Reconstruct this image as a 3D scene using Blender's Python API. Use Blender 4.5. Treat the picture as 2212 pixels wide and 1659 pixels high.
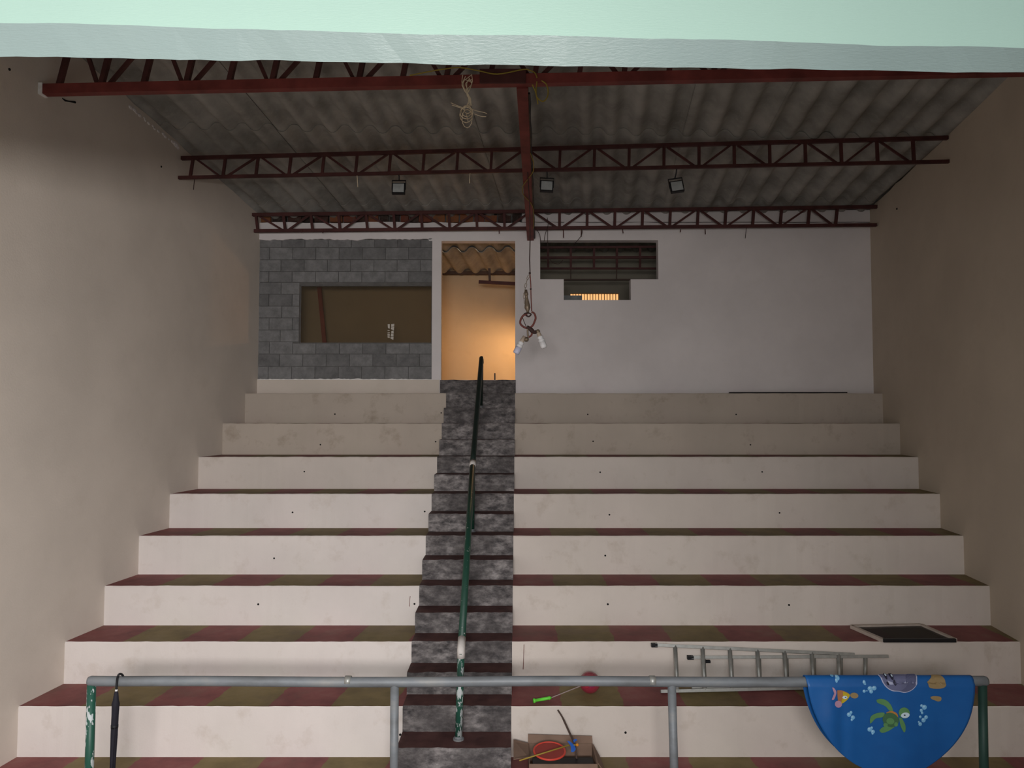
import bpy, bmesh, math, random
from mathutils import Vector, Matrix, Euler
random.seed(7)
for _o in list(bpy.data.objects):
    bpy.data.objects.remove(_o, do_unlink=True)
SC = bpy.context.scene
COL = SC.collection

# ------------------------------------------------------------------ camera, light, exposure
EYE = 3.25
FPX = 1650.0
PITCH = math.atan(75.5 / FPX)
cam_d = bpy.data.cameras.new('camera'); cam = bpy.data.objects.new('camera', cam_d); COL.objects.link(cam)
cam.location = (0, 0, EYE)
cam.rotation_euler = (math.pi / 2 + PITCH, 0, 0)
cam_d.sensor_fit = 'HORIZONTAL'; cam_d.sensor_width = 36.0
cam_d.lens = 36.0 * FPX / 2212.0
cam_d.clip_start = 0.05; cam_d.clip_end = 200
SC.camera = cam
SC.view_settings.view_transform = 'Standard'
SC.view_settings.look = 'None'
SC.view_settings.gamma = 1.0
SC.view_settings.use_curve_mapping = False
SC.view_settings.exposure = 0.0

world = bpy.data.worlds.new('overcast_sky'); SC.world = world; world.use_nodes = True
_bg = world.node_tree.nodes['Background']
_bg.inputs['Color'].default_value = (0.93, 0.97, 1.0, 1); _bg.inputs['Strength'].default_value = 0.95

def area_light(name, loc, target, sx, sy, power, col):
    d = bpy.data.lights.new(name, 'AREA'); d.shape = 'RECTANGLE'; d.size = sx; d.size_y = sy
    d.energy = power; d.color = col
    o = bpy.data.objects.new(name, d); COL.objects.link(o); o.location = loc
    o.rotation_euler = (Vector(target) - Vector(loc)).to_track_quat('-Z', 'Y').to_euler()
    return o
# area lamp added behind the camera as key daylight; no doorway is built
_k = area_light('daylight_key_area', (-0.2, -2.0, 3.5), (-3.3, 7.0, 1.2), 1.7, 0.6, 165, (1.0, 0.955, 0.93))
_k.data.spread = math.radians(110)

# ------------------------------------------------------------------ helpers
def ray(px, py):
    u = (px - 1106.0) / FPX; v = (829.5 - py) / FPX
    c, s = math.cos(PITCH), math.sin(PITCH)
    return Vector((u, c - v * s, s + v * c))
def PY(px, py, Y):
    r = ray(px, py); r = r * (Y / r.y); return Vector((r.x, r.y, r.z + EYE))
def PZ(px, py, Z):
    r = ray(px, py); r = r * ((Z - EYE) / r.z); return Vector((r.x, r.y, r.z + EYE))
def XL(y): return 0.105695 * y - 4.805807     # inner face of the left wall
def XR(y): return 0.144951 * y + 3.594715     # inner face of the right wall
def roof_z(x, y):
    zl = 6.538 - 0.1206 * (y - 7.615); zr = 6.378 - 0.0373 * (y - 6.846)
    s = (x - XL(y)) / (XR(y) - XL(y))
    return zl + (zr - zl) * s

BASE = {}
def base_of(o): return BASE.get(o.name, Vector((0, 0, 0))) if o else Vector((0, 0, 0))
def tag(o, label=None, cat=None, group=None, kind=None):
    if label: o['label'] = label
    if cat: o['category'] = cat
    if group: o['group'] = group
    if kind: o['kind'] = kind
    return o
def empty(name, loc, label=None, cat=None, group=None, kind=None, parent=None):
    o = bpy.data.objects.new(name, None); COL.objects.link(o)
    o.empty_display_size = 0.1
    loc = Vector(loc)
    if parent: o.parent = parent; o.location = loc - base_of(parent)
    else: o.location = loc
    BASE[o.name] = loc
    return tag(o, label, cat, group, kind)

class MB:
    def __init__(s): s.bm = bmesh.new(); s.mi = 0
    def v(s, p): return s.bm.verts.new(p)
    def f(s, vs):
        try:
            fc = s.bm.faces.new(vs); fc.material_index = s.mi; return fc
        except ValueError: return None
    def hexa(s, p):      # 4 bottom ccw, 4 top ccw
        v = [s.v(q) for q in p]
        for a in ((3, 2, 1, 0), (4, 5, 6, 7), (0, 1, 5, 4), (1, 2, 6, 5), (2, 3, 7, 6), (3, 0, 4, 7)):
            s.f([v[i] for i in a])
        return s
    def box(s, x0, x1, y0, y1, z0, z1, m=None):
        p = [Vector(q) for q in ((x0, y0, z0), (x1, y0, z0), (x1, y1, z0), (x0, y1, z0), (x0, y0, z1), (x1, y0, z1), (x1, y1, z1), (x0, y1, z1))]
        if m: p = [m @ q for q in p]
        return s.hexa(p)
    def bar(s, a, b, w, h, up=(0, 0, 1)):   # rectangular bar from a to b, w across, h along up
        a, b = Vector(a), Vector(b); d = (b - a).normalized(); up = Vector(up)
        r = d.cross(up)
        if r.length < 1e-5: up = Vector((0, 1, 0)); r = d.cross(up)
        r.normalize(); u = r.cross(d).normalized()
        r *= w / 2; u *= h / 2
        return s.hexa([a - r - u, a + r - u, b + r - u, b - r - u, a - r + u, a + r + u, b + r + u, b - r + u])
    def tube(s, pts, r, seg=8, closed=False, caps=True):
        pts = [Vector(p) for p in pts]; n = len(pts)
        rs = r if isinstance(r, (list, tuple)) else [r] * n
        T = []
        for i in range(n):
            if closed: t = pts[(i + 1) % n] - pts[i - 1]
            else: t = pts[min(i + 1, n - 1)] - pts[max(i - 1, 0)]
            T.append(t.normalized() if t.length > 1e-9 else Vector((0, 0, 1)))
        nrm = T[0].orthogonal().normalized(); rings = []
        for i in range(n):
            if i: nrm = (nrm - T[i] * nrm.dot(T[i])); nrm = nrm.normalized() if nrm.length > 1e-6 else T[i].orthogonal().normalized()
            b = T[i].cross(nrm)
            rings.append([s.v(pts[i] + (nrm * math.cos(2 * math.pi * k / seg) + b * math.sin(2 * math.pi * k / seg)) * rs[i]) for k in range(seg)])
        m = n if closed else n - 1
        for i in range(m):
            A, Bq = rings[i], rings[(i + 1) % n]
            for k in range(seg): s.f([A[k], A[(k + 1) % seg], Bq[(k + 1) % seg], Bq[k]])
        if caps and not closed:
            s.f(rings[0][::-1]); s.f(rings[-1])
        return s
    def lathe(s, o, axis, prof, seg=16):    # prof: (t along axis, radius)
        o = Vector(o); ax = Vector(axis).normalized()
        return s.tube([o + ax * t for t, r in prof], [max(r, 1e-4) for t, r in prof], seg)
    def ball(s, c, r, seg=14, rings=9, sc=(1, 1, 1)):
        c = Vector(c); R = []
        for i in range(rings + 1):
            a = math.pi * i / rings
            R.append([s.v(c + Vector((sc[0] * r * math.sin(a) * math.cos(2 * math.pi * k / seg), sc[1] * r * math.sin(a) * math.sin(2 * math.pi * k / seg), sc[2] * r * math.cos(a)))) for k in range(seg if 0 < i < rings else 1)])
        for i in range(rings):
            A, Bq = R[i], R[i + 1]
            for k in range(seg):
                if len(A) == 1: s.f([A[0], Bq[k], Bq[(k + 1) % seg]])
                elif len(Bq) == 1: s.f([A[k], Bq[0], A[(k + 1) % seg]])
                else: s.f([A[k], Bq[k], Bq[(k + 1) % seg], A[(k + 1) % seg]])
        return s
    def grid(s, fn, nu, nv):
        V = [[s.v(fn(i / nu, j / nv)) for j in range(nv + 1)] for i in range(nu + 1)]
        for i in range(nu):
            for j in range(nv): s.f([V[i][j], V[i + 1][j], V[i + 1][j + 1], V[i][j + 1]])
        return s
    def build(s, name, mats, parent=None, smooth=False, label=None, cat=None, group=None, kind=None, recalc=True):
        if not isinstance(mats, (list, tuple)): mats = [mats]
        if recalc: bmesh.ops.recalc_face_normals(s.bm, faces=s.bm.faces)
        if parent: org = base_of(parent)
        else:
            xs = [v.co for v in s.bm.verts]
            org = Vector(((min(c.x for c in xs) + max(c.x for c in xs)) / 2, (min(c.y for c in xs) + max(c.y for c in xs)) / 2, min(c.z for c in xs)))
        bmesh.ops.translate(s.bm, verts=s.bm.verts, vec=-org)
        me = bpy.data.meshes.new(name); s.bm.to_mesh(me); s.bm.free()
        for m in mats: me.materials.append(m)
        if smooth:
            for p in me.polygons: p.use_smooth = True
        o = bpy.data.objects.new(name, me); COL.objects.link(o)
        if parent: o.parent = parent
        else: o.location = org
        BASE[o.name] = org
        return tag(o, label, cat, group, kind)

def spline(pts, n=8):
    pts = [Vector(p) for p in pts]; out = []
    for i in range(len(pts) - 1):
        p0, p1, p2, p3 = pts[max(i - 1, 0)], pts[i], pts[i + 1], pts[min(i + 2, len(pts) - 1)]
        for k in range(n):
            t = k / n
            out.append(0.5 * ((2 * p1) + (p2 - p0) * t + (2 * p0 - 5 * p1 + 4 * p2 - p3) * t * t + (3 * p1 - p0 - 3 * p2 + p3) * t ** 3))
    out.append(pts[-1]); return out

# ------------------------------------------------------------------ materials
class NT:
    def __init__(s, name):
        s.m = bpy.data.materials.new(name); s.m.use_nodes = True; s.t = s.m.node_tree
        s.p = s.t.nodes['Principled BSDF']; s._pos = None
    def n(s, ty, **kw):
        x = s.t.nodes.new(ty)
        for k, v in kw.items(): setattr(x, k, v)
        return x
    def l(s, a, b): s.t.links.new(a, b)
    def pos(s):
        if not s._pos: s._pos = s.n('ShaderNodeNewGeometry').outputs['Position']
        return s._pos
    def noise(s, scale, detail=4, rough=0.55, vec=None, stretch=None):
        x = s.n('ShaderNodeTexNoise'); x.inputs['Scale'].default_value = scale; x.inputs['Detail'].default_value = detail; x.inputs['Roughness'].default_value = rough
        src = vec or s.pos()
        if stretch:
            mp = s.n('ShaderNodeVectorMath', operation='MULTIPLY'); mp.inputs[1].default_value = stretch; s.l(src, mp.inputs[0]); src = mp.outputs[0]
        s.l(src, x.inputs['Vector']); return x.outputs['Fac']
    def ramp(s, fac, stops, interp='LINEAR'):
        r = s.n('ShaderNodeValToRGB'); r.color_ramp.interpolation = interp
        e = r.color_ramp.elements
        e[0].position = stops[0][0]; e[0].color = (*stops[0][1], 1)
        e[1].position = stops[-1][0]; e[1].color = (*stops[-1][1], 1)
        for p, c in stops[1:-1]:
            q = e.new(p); q.color = (*c, 1)
        s.l(fac, r.inputs[0]); return r.outputs[0]
    def mix(s, fac, a, b):
        x = s.n('ShaderNodeMix', data_type='RGBA')
        if isinstance(fac, (int, float)): x.inputs[0].default_value = fac
        else: s.l(fac, x.inputs[0])
        for i, q in ((6, a), (7, b)):
            if isinstance(q, tuple): x.inputs[i].default_value = (*q, 1)
            else: s.l(q, x.inputs[i])
        return x.outputs[2]
    def math(s, op, a, b=None):
        x = s.n('ShaderNodeMath', operation=op)
        for i, q in ((0, a), (1, b)):
            if q is None: continue
            if isinstance(q, (int, float)): x.inputs[i].default_value = q
            else: s.l(q, x.inputs[i])
        return x.outputs[0]
    def bump(s, h, strength, dist=0.01):
        b = s.n('ShaderNodeBump'); b.inputs['Strength'].default_value = strength; b.inputs['Distance'].default_value = dist
        s.l(h, b.inputs['Height']); s.l(b.outputs[0], s.p.inputs['Normal'])
    def col(s, c):
        if isinstance(c, tuple): s.p.inputs['Base Color'].default_value = (*c, 1)
        else: s.l(c, s.p.inputs['Base Color'])
    def done(s, rough=0.8, metal=0.0, spec=0.3):
        s.p.inputs['Roughness'].default_value = rough; s.p.inputs['Metallic'].default_value = metal
        s.p.inputs['Specular IOR Level'].default_value = spec
        return s.m
def dark(c, k): return tuple(q * k for q in c)
def simple(name, c, rough=0.6, metal=0.0, var=0.15, scale=12, spec=0.3, bump=0.0):
    t = NT(name); nz = t.noise(scale)
    t.col(t.ramp(nz, [(0.3, dark(c, 1 - var)), (0.7, dark(c, 1 + var))]))
    if bump: t.bump(t.noise(scale * 6), bump)
    return t.done(rough, metal, spec)

def plaster(name, c, stain, amt=0.5, rough=0.85, bump=0.25):
    t = NT(name)
    big = t.noise(0.9, 5, 0.6); mid = t.noise(4.5, 6, 0.65); fine = t.noise(60, 3)
    a = t.ramp(big, [(0.35, dark(c, 0.93)), (0.65, dark(c, 1.04))])
    f = t.ramp(mid, [(0.56, (0, 0, 0)), (0.78, (amt, amt, amt))])
    t.col(t.mix(f, a, stain))
    t.bump(fine, bump, 0.004)
    return t.done(rough)
M = {}
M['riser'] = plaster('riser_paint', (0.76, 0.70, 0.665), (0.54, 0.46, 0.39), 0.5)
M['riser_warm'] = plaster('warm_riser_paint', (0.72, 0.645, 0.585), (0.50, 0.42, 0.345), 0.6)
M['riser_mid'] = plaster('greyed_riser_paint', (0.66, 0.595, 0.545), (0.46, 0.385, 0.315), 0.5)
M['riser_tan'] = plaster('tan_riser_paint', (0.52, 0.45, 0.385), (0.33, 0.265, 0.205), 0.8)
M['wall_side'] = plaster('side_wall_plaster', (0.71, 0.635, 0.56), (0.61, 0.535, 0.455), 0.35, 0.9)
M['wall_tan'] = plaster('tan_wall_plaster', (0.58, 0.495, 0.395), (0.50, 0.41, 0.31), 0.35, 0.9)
M['wall_back'] = plaster('back_wall_plaster', (0.80, 0.755, 0.755), (0.72, 0.67, 0.65), 0.3, 0.9)
M['cream'] = plaster('cream_wall', (0.60, 0.49, 0.34), (0.50, 0.39, 0.25), 0.4, 0.9)
M['concrete'] = plaster('concrete_floor', (0.34, 0.33, 0.31), (0.2, 0.19, 0.18), 0.6, 0.9)
M['platform'] = plaster('pale_bounce_platform', (0.66, 0.64, 0.60), (0.5, 0.48, 0.45), 0.4, 0.9)
M['chip'] = simple('white_plaster_chip', (0.86, 0.84, 0.83), 0.9)
M['black'] = simple('black_plastic', (0.012, 0.012, 0.014), 0.5)
M['hole'] = simple('dark_hole', (0.01, 0.01, 0.01), 0.9)

def lintel_mat(name, c, c2):
    t = NT(name)
    w = t.noise(110, 4, 0.65, stretch=(0.3, 1.0, 1.6)); big = t.noise(1.3)
    t.col(t.ramp(big, [(0.3, c2), (0.7, c)]))
    t.bump(w, 0.30, 0.006)
    return t.done(0.38, 0, 0.5)
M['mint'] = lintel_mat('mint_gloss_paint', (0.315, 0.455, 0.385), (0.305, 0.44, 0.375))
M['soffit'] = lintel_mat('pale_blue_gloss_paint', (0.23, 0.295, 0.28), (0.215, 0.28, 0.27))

def tread_mat(name, left):
    t = NT(name)
    sp = t.n('ShaderNodeSeparateXYZ'); t.l(t.pos(), sp.inputs[0])
    wob = t.math('MULTIPLY', t.math('SUBTRACT', t.noise(9, 3), 0.5), 0.05)
    if left:
        x = t.math('SUBTRACT', t.math('ADD', sp.outputs['X'], 4.806), t.math('MULTIPLY', sp.outputs['Y'], 0.1057))
    else:
        x = t.math('ADD', sp.outputs['X'], 0.10)
    x = t.math('DIVIDE', t.math('ADD', x, wob), 0.52)
    par = t.math('MODULO', t.math('FLOOR', x), 2.0)
    wear = t.noise(3.0, 6, 0.65)
    red = t.ramp(wear, [(0.3, (0.17, 0.055, 0.055)), (0.55, (0.26, 0.085, 0.082)), (0.75, (0.29, 0.135, 0.12))])
    oli = t.ramp(wear, [(0.3, (0.15, 0.11, 0.05)), (0.55, (0.225, 0.17, 0.075)), (0.75, (0.26, 0.20, 0.11))])
    c = t.mix(par, red, oli)
    dirt = t.ramp(t.noise(1.7, 5, 0.6), [(0.5, (0, 0, 0)), (0.72, (0.55, 0.55, 0.55))])
    t.col(t.mix(dirt, c, (0.17, 0.12, 0.095)))
    t.bump(t.noise(70), 0.2, 0.003)
    return t.done(0.7)
M['treadL'] = tread_mat('striped_tread_paint_left', True)
M['treadR'] = tread_mat('striped_tread_paint_right', False)

def stair_mats():
    t = NT('worn_dark_stair_riser')
    a = t.noise(9, 6, 0.68, stretch=(1, 1, 1.8)); b = t.noise(2.2, 4)
    c = t.ramp(a, [(0.36, (0.055, 0.05, 0.052)), (0.50, (0.16, 0.145, 0.145)), (0.63, (0.31, 0.285, 0.28)), (0.76, (0.48, 0.44, 0.43))])
    sp = t.n('ShaderNodeSeparateXYZ'); t.l(t.pos(), sp.inputs[0])
    f = t.ramp(b, [(0.40, (0.6, 0.6, 0.6)), (0.58, (0.0, 0.0, 0.0))])
    t.col(t.mix(f, c, (0.055, 0.048, 0.048))); t.bump(a, 0.5, 0.012)
    r = t.done(0.75)
    t = NT('dark_brown_stair_tread')
    a = t.noise(6, 5)
    t.col(t.ramp(a, [(0.35, (0.06, 0.025, 0.025)), (0.7, (0.12, 0.055, 0.05))])); t.bump(t.noise(50), 0.2, 0.004)
    return r, t.done(0.7)
M['stair'], M['stair_top'] = stair_mats()

def asbestos():
    t = NT('grey_fibre_cement')
    a = t.noise(2.0, 6, 0.6); b = t.noise(14, 5, 0.7)
    c = t.ramp(a, [(0.35, (0.24, 0.235, 0.215)), (0.65, (0.43, 0.42, 0.39))])
    f = t.ramp(b, [(0.55, (0, 0, 0)), (0.8, (0.5, 0.5, 0.5))])
    t.col(t.mix(f, c, (0.50, 0.48, 0.44))); t.bump(b, 0.3, 0.006)
    return t.done(0.9)
M['roof'] = asbestos()
M['red'] = simple('red_oxide_steel', (0.19, 0.040, 0.034), 0.6, 0, 0.3, 5)
M['darkred'] = simple('dark_red_oxide_steel', (0.075, 0.024, 0.022), 0.65, 0, 0.3, 5)

def chipped(name, base, chip, lo, hi, stretch=(1, 1, 0.35), scale=26):
    t = NT(name); a = t.noise(scale, 4, 0.6, stretch=stretch)
    f = t.ramp(a, [(lo, (0, 0, 0)), (hi, (1, 1, 1))])
    t.col(t.mix(f, base, chip)); t.bump(a, 0.3, 0.004)
    return t.done(0.45, 0, 0.4)
M['green'] = chipped('chipped_green_paint', (0.018, 0.085, 0.058), (0.50, 0.54, 0.54), 0.545, 0.57)
M['green_rail'] = chipped('worn_green_paint', (0.014, 0.06, 0.04), (0.42, 0.42, 0.40), 0.66, 0.70)
M['darkgreen'] = simple('blackish_green_paint', (0.012, 0.022, 0.018), 0.45)
M['deepgreen'] = simple('deep_green_paint', (0.020, 0.055, 0.042), 0.5)
M['whitepaint'] = simple('white_bare_patch', (0.62, 0.58, 0.55), 0.7)
def galv():
    t = NT('galvanised_pipe'); a = t.noise(7, 5, 0.6, stretch=(0.4, 1, 1)); b = t.noise(40, 3)
    c = t.ramp(a, [(0.3, (0.14, 0.145, 0.15)), (0.55, (0.20, 0.215, 0.23)), (0.75, (0.27, 0.265, 0.255))])
    t.col(c); t.bump(b, 0.1, 0.002); return t.done(0.5, 0.1, 0.4)
M['galv'] = galv()
M['alu'] = simple('brushed_aluminium', (0.40, 0.40, 0.375), 0.42, 0.5, 0.12, 20)

def block_mat():
    t = NT('grey_concrete_block')
    oi = t.n('ShaderNodeObjectInfo'); a = t.noise(9, 5, 0.65); b = t.noise(120, 2)
    c = t.ramp(a, [(0.3, (0.15, 0.15, 0.152)), (0.7, (0.25, 0.25, 0.252))])
    h = t.ramp(oi.outputs['Random'], [(0.0, (0.8, 0.8, 0.8)), (1.0, (1.15, 1.15, 1.15))])
    x = t.n('ShaderNodeMix', data_type='RGBA', blend_type='MULTIPLY'); x.inputs[0].default_value = 1
    t.l(c, x.inputs[6]); t.l(h, x.inputs[7]); t.col(x.outputs[2]); t.bump(b, 0.5, 0.006)
    return t.done(0.95)
M['block'] = block_mat()
M['mortar'] = simple('grey_mortar', (0.14, 0.135, 0.13), 0.95)
def brick_mat():
    t = NT('rough_clay_brick'); oi = t.n('ShaderNodeObjectInfo')
    c = t.ramp(oi.outputs['Random'], [(0.0, (0.035, 0.025, 0.022)), (0.5, (0.07, 0.035, 0.028)), (0.75, (0.18, 0.055, 0.035)), (1.0, (0.26, 0.11, 0.045))])
    f = t.ramp(t.noise(18, 5), [(0.5, (0, 0, 0)), (0.7, (0.7, 0.7, 0.7))])
    t.col(t.mix(f, c, (0.09, 0.075, 0.065))); t.bump(t.noise(50), 0.5, 0.01)
    return t.done(0.95)
M['brick'] = brick_mat()
def glass():
    t = NT('dusty_window_glass')
    tr = t.n('ShaderNodeBsdfTransparent'); tr.inputs[0].default_value = (0.88, 0.83, 0.76, 1)
    mx = t.n('ShaderNodeMixShader'); mx.inputs[0].default_value = 0.07
    t.col((0.30, 0.27, 0.22)); t.done(0.15, 0, 0.5)
    t.l(tr.outputs[0], mx.inputs[1]); t.l(t.p.outputs[0], mx.inputs[2])
    t.l(mx.outputs[0], t.t.nodes['Material Output'].inputs['Surface'])
    return t.m
M['glass'] = glass()
M['white'] = simple('white_plastic', (0.80, 0.79, 0.80), 0.4, 0, 0.04)
M['lens'] = simple('dusty_lamp_glass', (0.38, 0.40, 0.40), 0.35)
M['card'] = simple('brown_cardboard', (0.23, 0.15, 0.11), 0.9, 0, 0.12, 8)
M['yellow'] = simple('yellow_cable', (0.30, 0.22, 0.035), 0.6)
M['wire'] = simple('tan_wire', (0.78, 0.66, 0.48), 0.55)
M['cord'] = simple('dark_cord', (0.05, 0.025, 0.022), 0.7)
M['redcord'] = simple('red_brown_cord', (0.17, 0.05, 0.04), 0.6)
M['olivebrass'] = simple('aged_brass_socket', (0.22, 0.17, 0.12), 0.45, 0.4)
M['ceram'] = simple('tan_ceramic', (0.52, 0.42, 0.33), 0.5)
M['cflglass'] = simple('frosted_bulb_glass', (0.66, 0.66, 0.82), 0.3, 0, 0.04)
M['umb'] = simple('black_umbrella_cloth', (0.014, 0.013, 0.020), 0.75)
M['lime'] = simple('lime_plastic', (0.15, 0.72, 0.06), 0.4)
def translucent(name, c, alpha, rough=0.2):
    t = NT(name); t.col(c); t.p.inputs['Alpha'].default_value = alpha; return t.done(rough, 0, 0.6)
M['redball'] = translucent('clear_red_plastic', (0.42, 0.03, 0.07), 0.6, 0.12)
M['clear'] = simple('pale_clear_rod', (0.42, 0.33, 0.32), 0.3)
M['redplastic'] = simple('red_orange_plastic', (0.66, 0.07, 0.045), 0.4)
M['rednet'] = translucent('red_net', (0.42, 0.06, 0.05), 0.75, 0.7)
M['mustard'] = simple('mustard_plastic', (0.34, 0.24, 0.04), 0.5)
M['blueplastic'] = simple('blue_plastic', (0.02, 0.10, 0.42), 0.4)
M['orange'] = simple('orange_plastic', (0.70, 0.27, 0.03), 0.5)
M['stick'] = simple('dark_wood_stick', (0.085, 0.055, 0.045), 0.8)
def cloth_mat():
    t = NT('blue_vinyl_cloth'); a = t.noise(3.0, 4)
    t.col(t.ramp(a, [(0.3, (0.008, 0.085, 0.29)), (0.7, (0.011, 0.115, 0.37))])); t.bump(t.noise(14, 3), 0.18, 0.01)
    return t.done(0.42, 0, 0.4)
M['cloth'] = cloth_mat()
for k, c in dict(p_green=(0.10, 0.24, 0.09), p_green2=(0.05, 0.13, 0.06), p_orange=(0.42, 0.18, 0.04), p_white=(0.55, 0.66, 0.74), p_bub=(0.18, 0.42, 0.66), p_bub2=(0.36, 0.58, 0.76),
                 p_grey=(0.13, 0.135, 0.23), p_grey2=(0.095, 0.10, 0.18), p_tan=(0.30, 0.21, 0.10), p_fish=(0.38, 0.16, 0.07), p_yel=(0.48, 0.36, 0.02), p_pink=(0.46, 0.26, 0.36), p_black=(0.02, 0.02, 0.04), p_line=(0.45, 0.47, 0.62)).items():
    M[k] = simple('print_' + k[2:], c, 0.5, 0, 0.08)
def emis(name, c, s):
    t = NT(name); t.col((0.8, 0.5, 0.25)); t.p.inputs['Emission Color'].default_value = (*c, 1); t.p.inputs['Emission Strength'].default_value = s
    return t.done(0.5)
M['glow'] = emis('lit_window_glow', (1.0, 0.52, 0.20), 0.95)
M['bulb'] = emis('warm_bulb_glow', (1.0, 0.6, 0.25), 8.0)
M['screen'] = translucent('dark_mesh_screen', (0.05, 0.04, 0.036), 0.5, 0.9)
M['framewood'] = simple('pale_painted_wood', (0.52, 0.44, 0.38), 0.7)

# ------------------------------------------------------------------ setting: floor, walls, lintel
MB().box(-9, 9, -10, 11.05, -0.15, 0.0).build('floor', M['concrete'], label='grey concrete floor in front of the bleachers', kind='structure')

# photographer's unseen platform, added to bounce light; unseen right jamb added to block it
MB().box(-6, 6, -9, 1.9, 1.45, 1.65).build('floor_bounce_platform', M['platform'], label='unseen pale platform added under the lintel to bounce light up', kind='structure')
MB().box(3.1, 5.2, 2.72, 2.95, 0.0, EYE + 1.23).build('wall_shading_jamb', M['wall_side'], label='unseen wall right of the wide opening, added to shade the right tiers', kind='structure')

YB = 10.93           # face of the back wall
Y0 = 2.30            # near end of the side walls
def side_wall(name, fx, sgn, lab, mat):
    b = MB(); n = 44
    rows = []
    for i in range(n + 1):
        y = Y0 + (11.08 - Y0) * i / n
        x = fx(y); top = roof_z(x, y) + 0.06 + (random.random() - 0.5) * 0.03
        rows.append([b.v((x, y, 0)), b.v((x, y, top)), b.v((x + sgn * 0.2, y, top)), b.v((x + sgn * 0.2, y, 0))])
    for i in range(n):
        A, B_ = rows[i], rows[i + 1]
        for k in range(4): b.f([A[k], A[(k + 1) % 4], B_[(k + 1) % 4], B_[k]])
    b.f(rows[0]); b.f(rows[-1][::-1])
    return b.build(name, mat, label=lab, kind='structure')
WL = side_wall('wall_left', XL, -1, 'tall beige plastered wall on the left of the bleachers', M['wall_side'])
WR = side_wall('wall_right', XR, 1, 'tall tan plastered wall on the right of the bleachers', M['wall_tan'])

# small marks on the side walls: old screw plugs and a smear, slightly proud of the plaster
def on_left(px, py):
    r = ray(px, py); t = (-4.805807) / (r.x - 0.105695 * r.y); return Vector((r.x * t, r.y * t, r.z * t + EYE))
def on_right(px, py):
    r = ray(px, py); t = 3.594715 / (r.x - 0.144951 * r.y); return Vector((r.x * t, r.y * t, r.z * t + EYE))
for px, py, w in ((20, 150, 0.012), (348, 360, 0.012)):
    p = on_left(px, py); MB().ball(p, w, 8, 6).build('wall_plug', M['hole'], WL)
p = on_right(1938, 451); MB().ball(p, 0.014, 8, 6).build('wall_plug', M['hole'], WR)
b = MB(); b.tube([on_left(134, 212), on_left(140, 217), on_left(150, 219), on_left(162, 221)], [0.004, 0.010, 0.006, 0.012], 6); b.build('plaster_scar', M['hole'], WL)
# broken plaster crumbs along the top of the left wall
for i in range(16):
    t = i / 15.0
    px = 282 + (384 - 282) * t + random.uniform(-3, 3); py = 232 + (318 - 232) * t
    p = on_left(px, py); r = random.uniform(0.012, 0.03) * (1.6 if i > 13 else 1)
    MB().ball(p, r, 6, 4, (0.5, 1.5, 0.8)).build('plaster_crumb', M['wall_back'], WL)

# lintel over the opening the photograph is taken through
ZS = EYE + 1.345
def lintel():
    n = 120; b = MB(); near = []; far = []
    a0, a1 = PY(0, 50, 2.70), PY(2212, 103, 2.70); c0, c1 = PY(0, 122, 2.755), PY(2212, 158, 2.755)
    def ext(p, q, x): t = (x - p.x) / (q.x - p.x); return p + (q - p) * t
    x0, x1 = -4.75, 4.25; rows = []
    r1 = random.Random(3); w = 0
    for i in range(n + 1):
        x = x0 + (x1 - x0) * i / n
        a = ext(a0, a1, x); c = ext(c0, c1, x)
        w = w * 0.7 + r1.uniform(-1, 1) * 0.0045
        sag = 0.003 * math.sin(x * 3.1) + 0.002 * math.sin(x * 7.7 + 1)
        pa = a + Vector((0, r1.uniform(-1, 1) * 0.001, r1.uniform(-1, 1) * 0.0015 + sag))
        pc = c + Vector((0, w * 0.3, r1.uniform(-1, 1) * 0.002 + w * 0.6))
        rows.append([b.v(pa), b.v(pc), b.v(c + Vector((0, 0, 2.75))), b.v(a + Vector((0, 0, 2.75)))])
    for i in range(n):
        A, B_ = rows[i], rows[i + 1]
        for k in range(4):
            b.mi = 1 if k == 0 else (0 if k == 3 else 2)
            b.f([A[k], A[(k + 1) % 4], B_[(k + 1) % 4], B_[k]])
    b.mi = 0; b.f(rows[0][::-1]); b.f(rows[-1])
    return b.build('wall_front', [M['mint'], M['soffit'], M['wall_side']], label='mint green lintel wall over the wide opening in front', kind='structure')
lintel()

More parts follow.
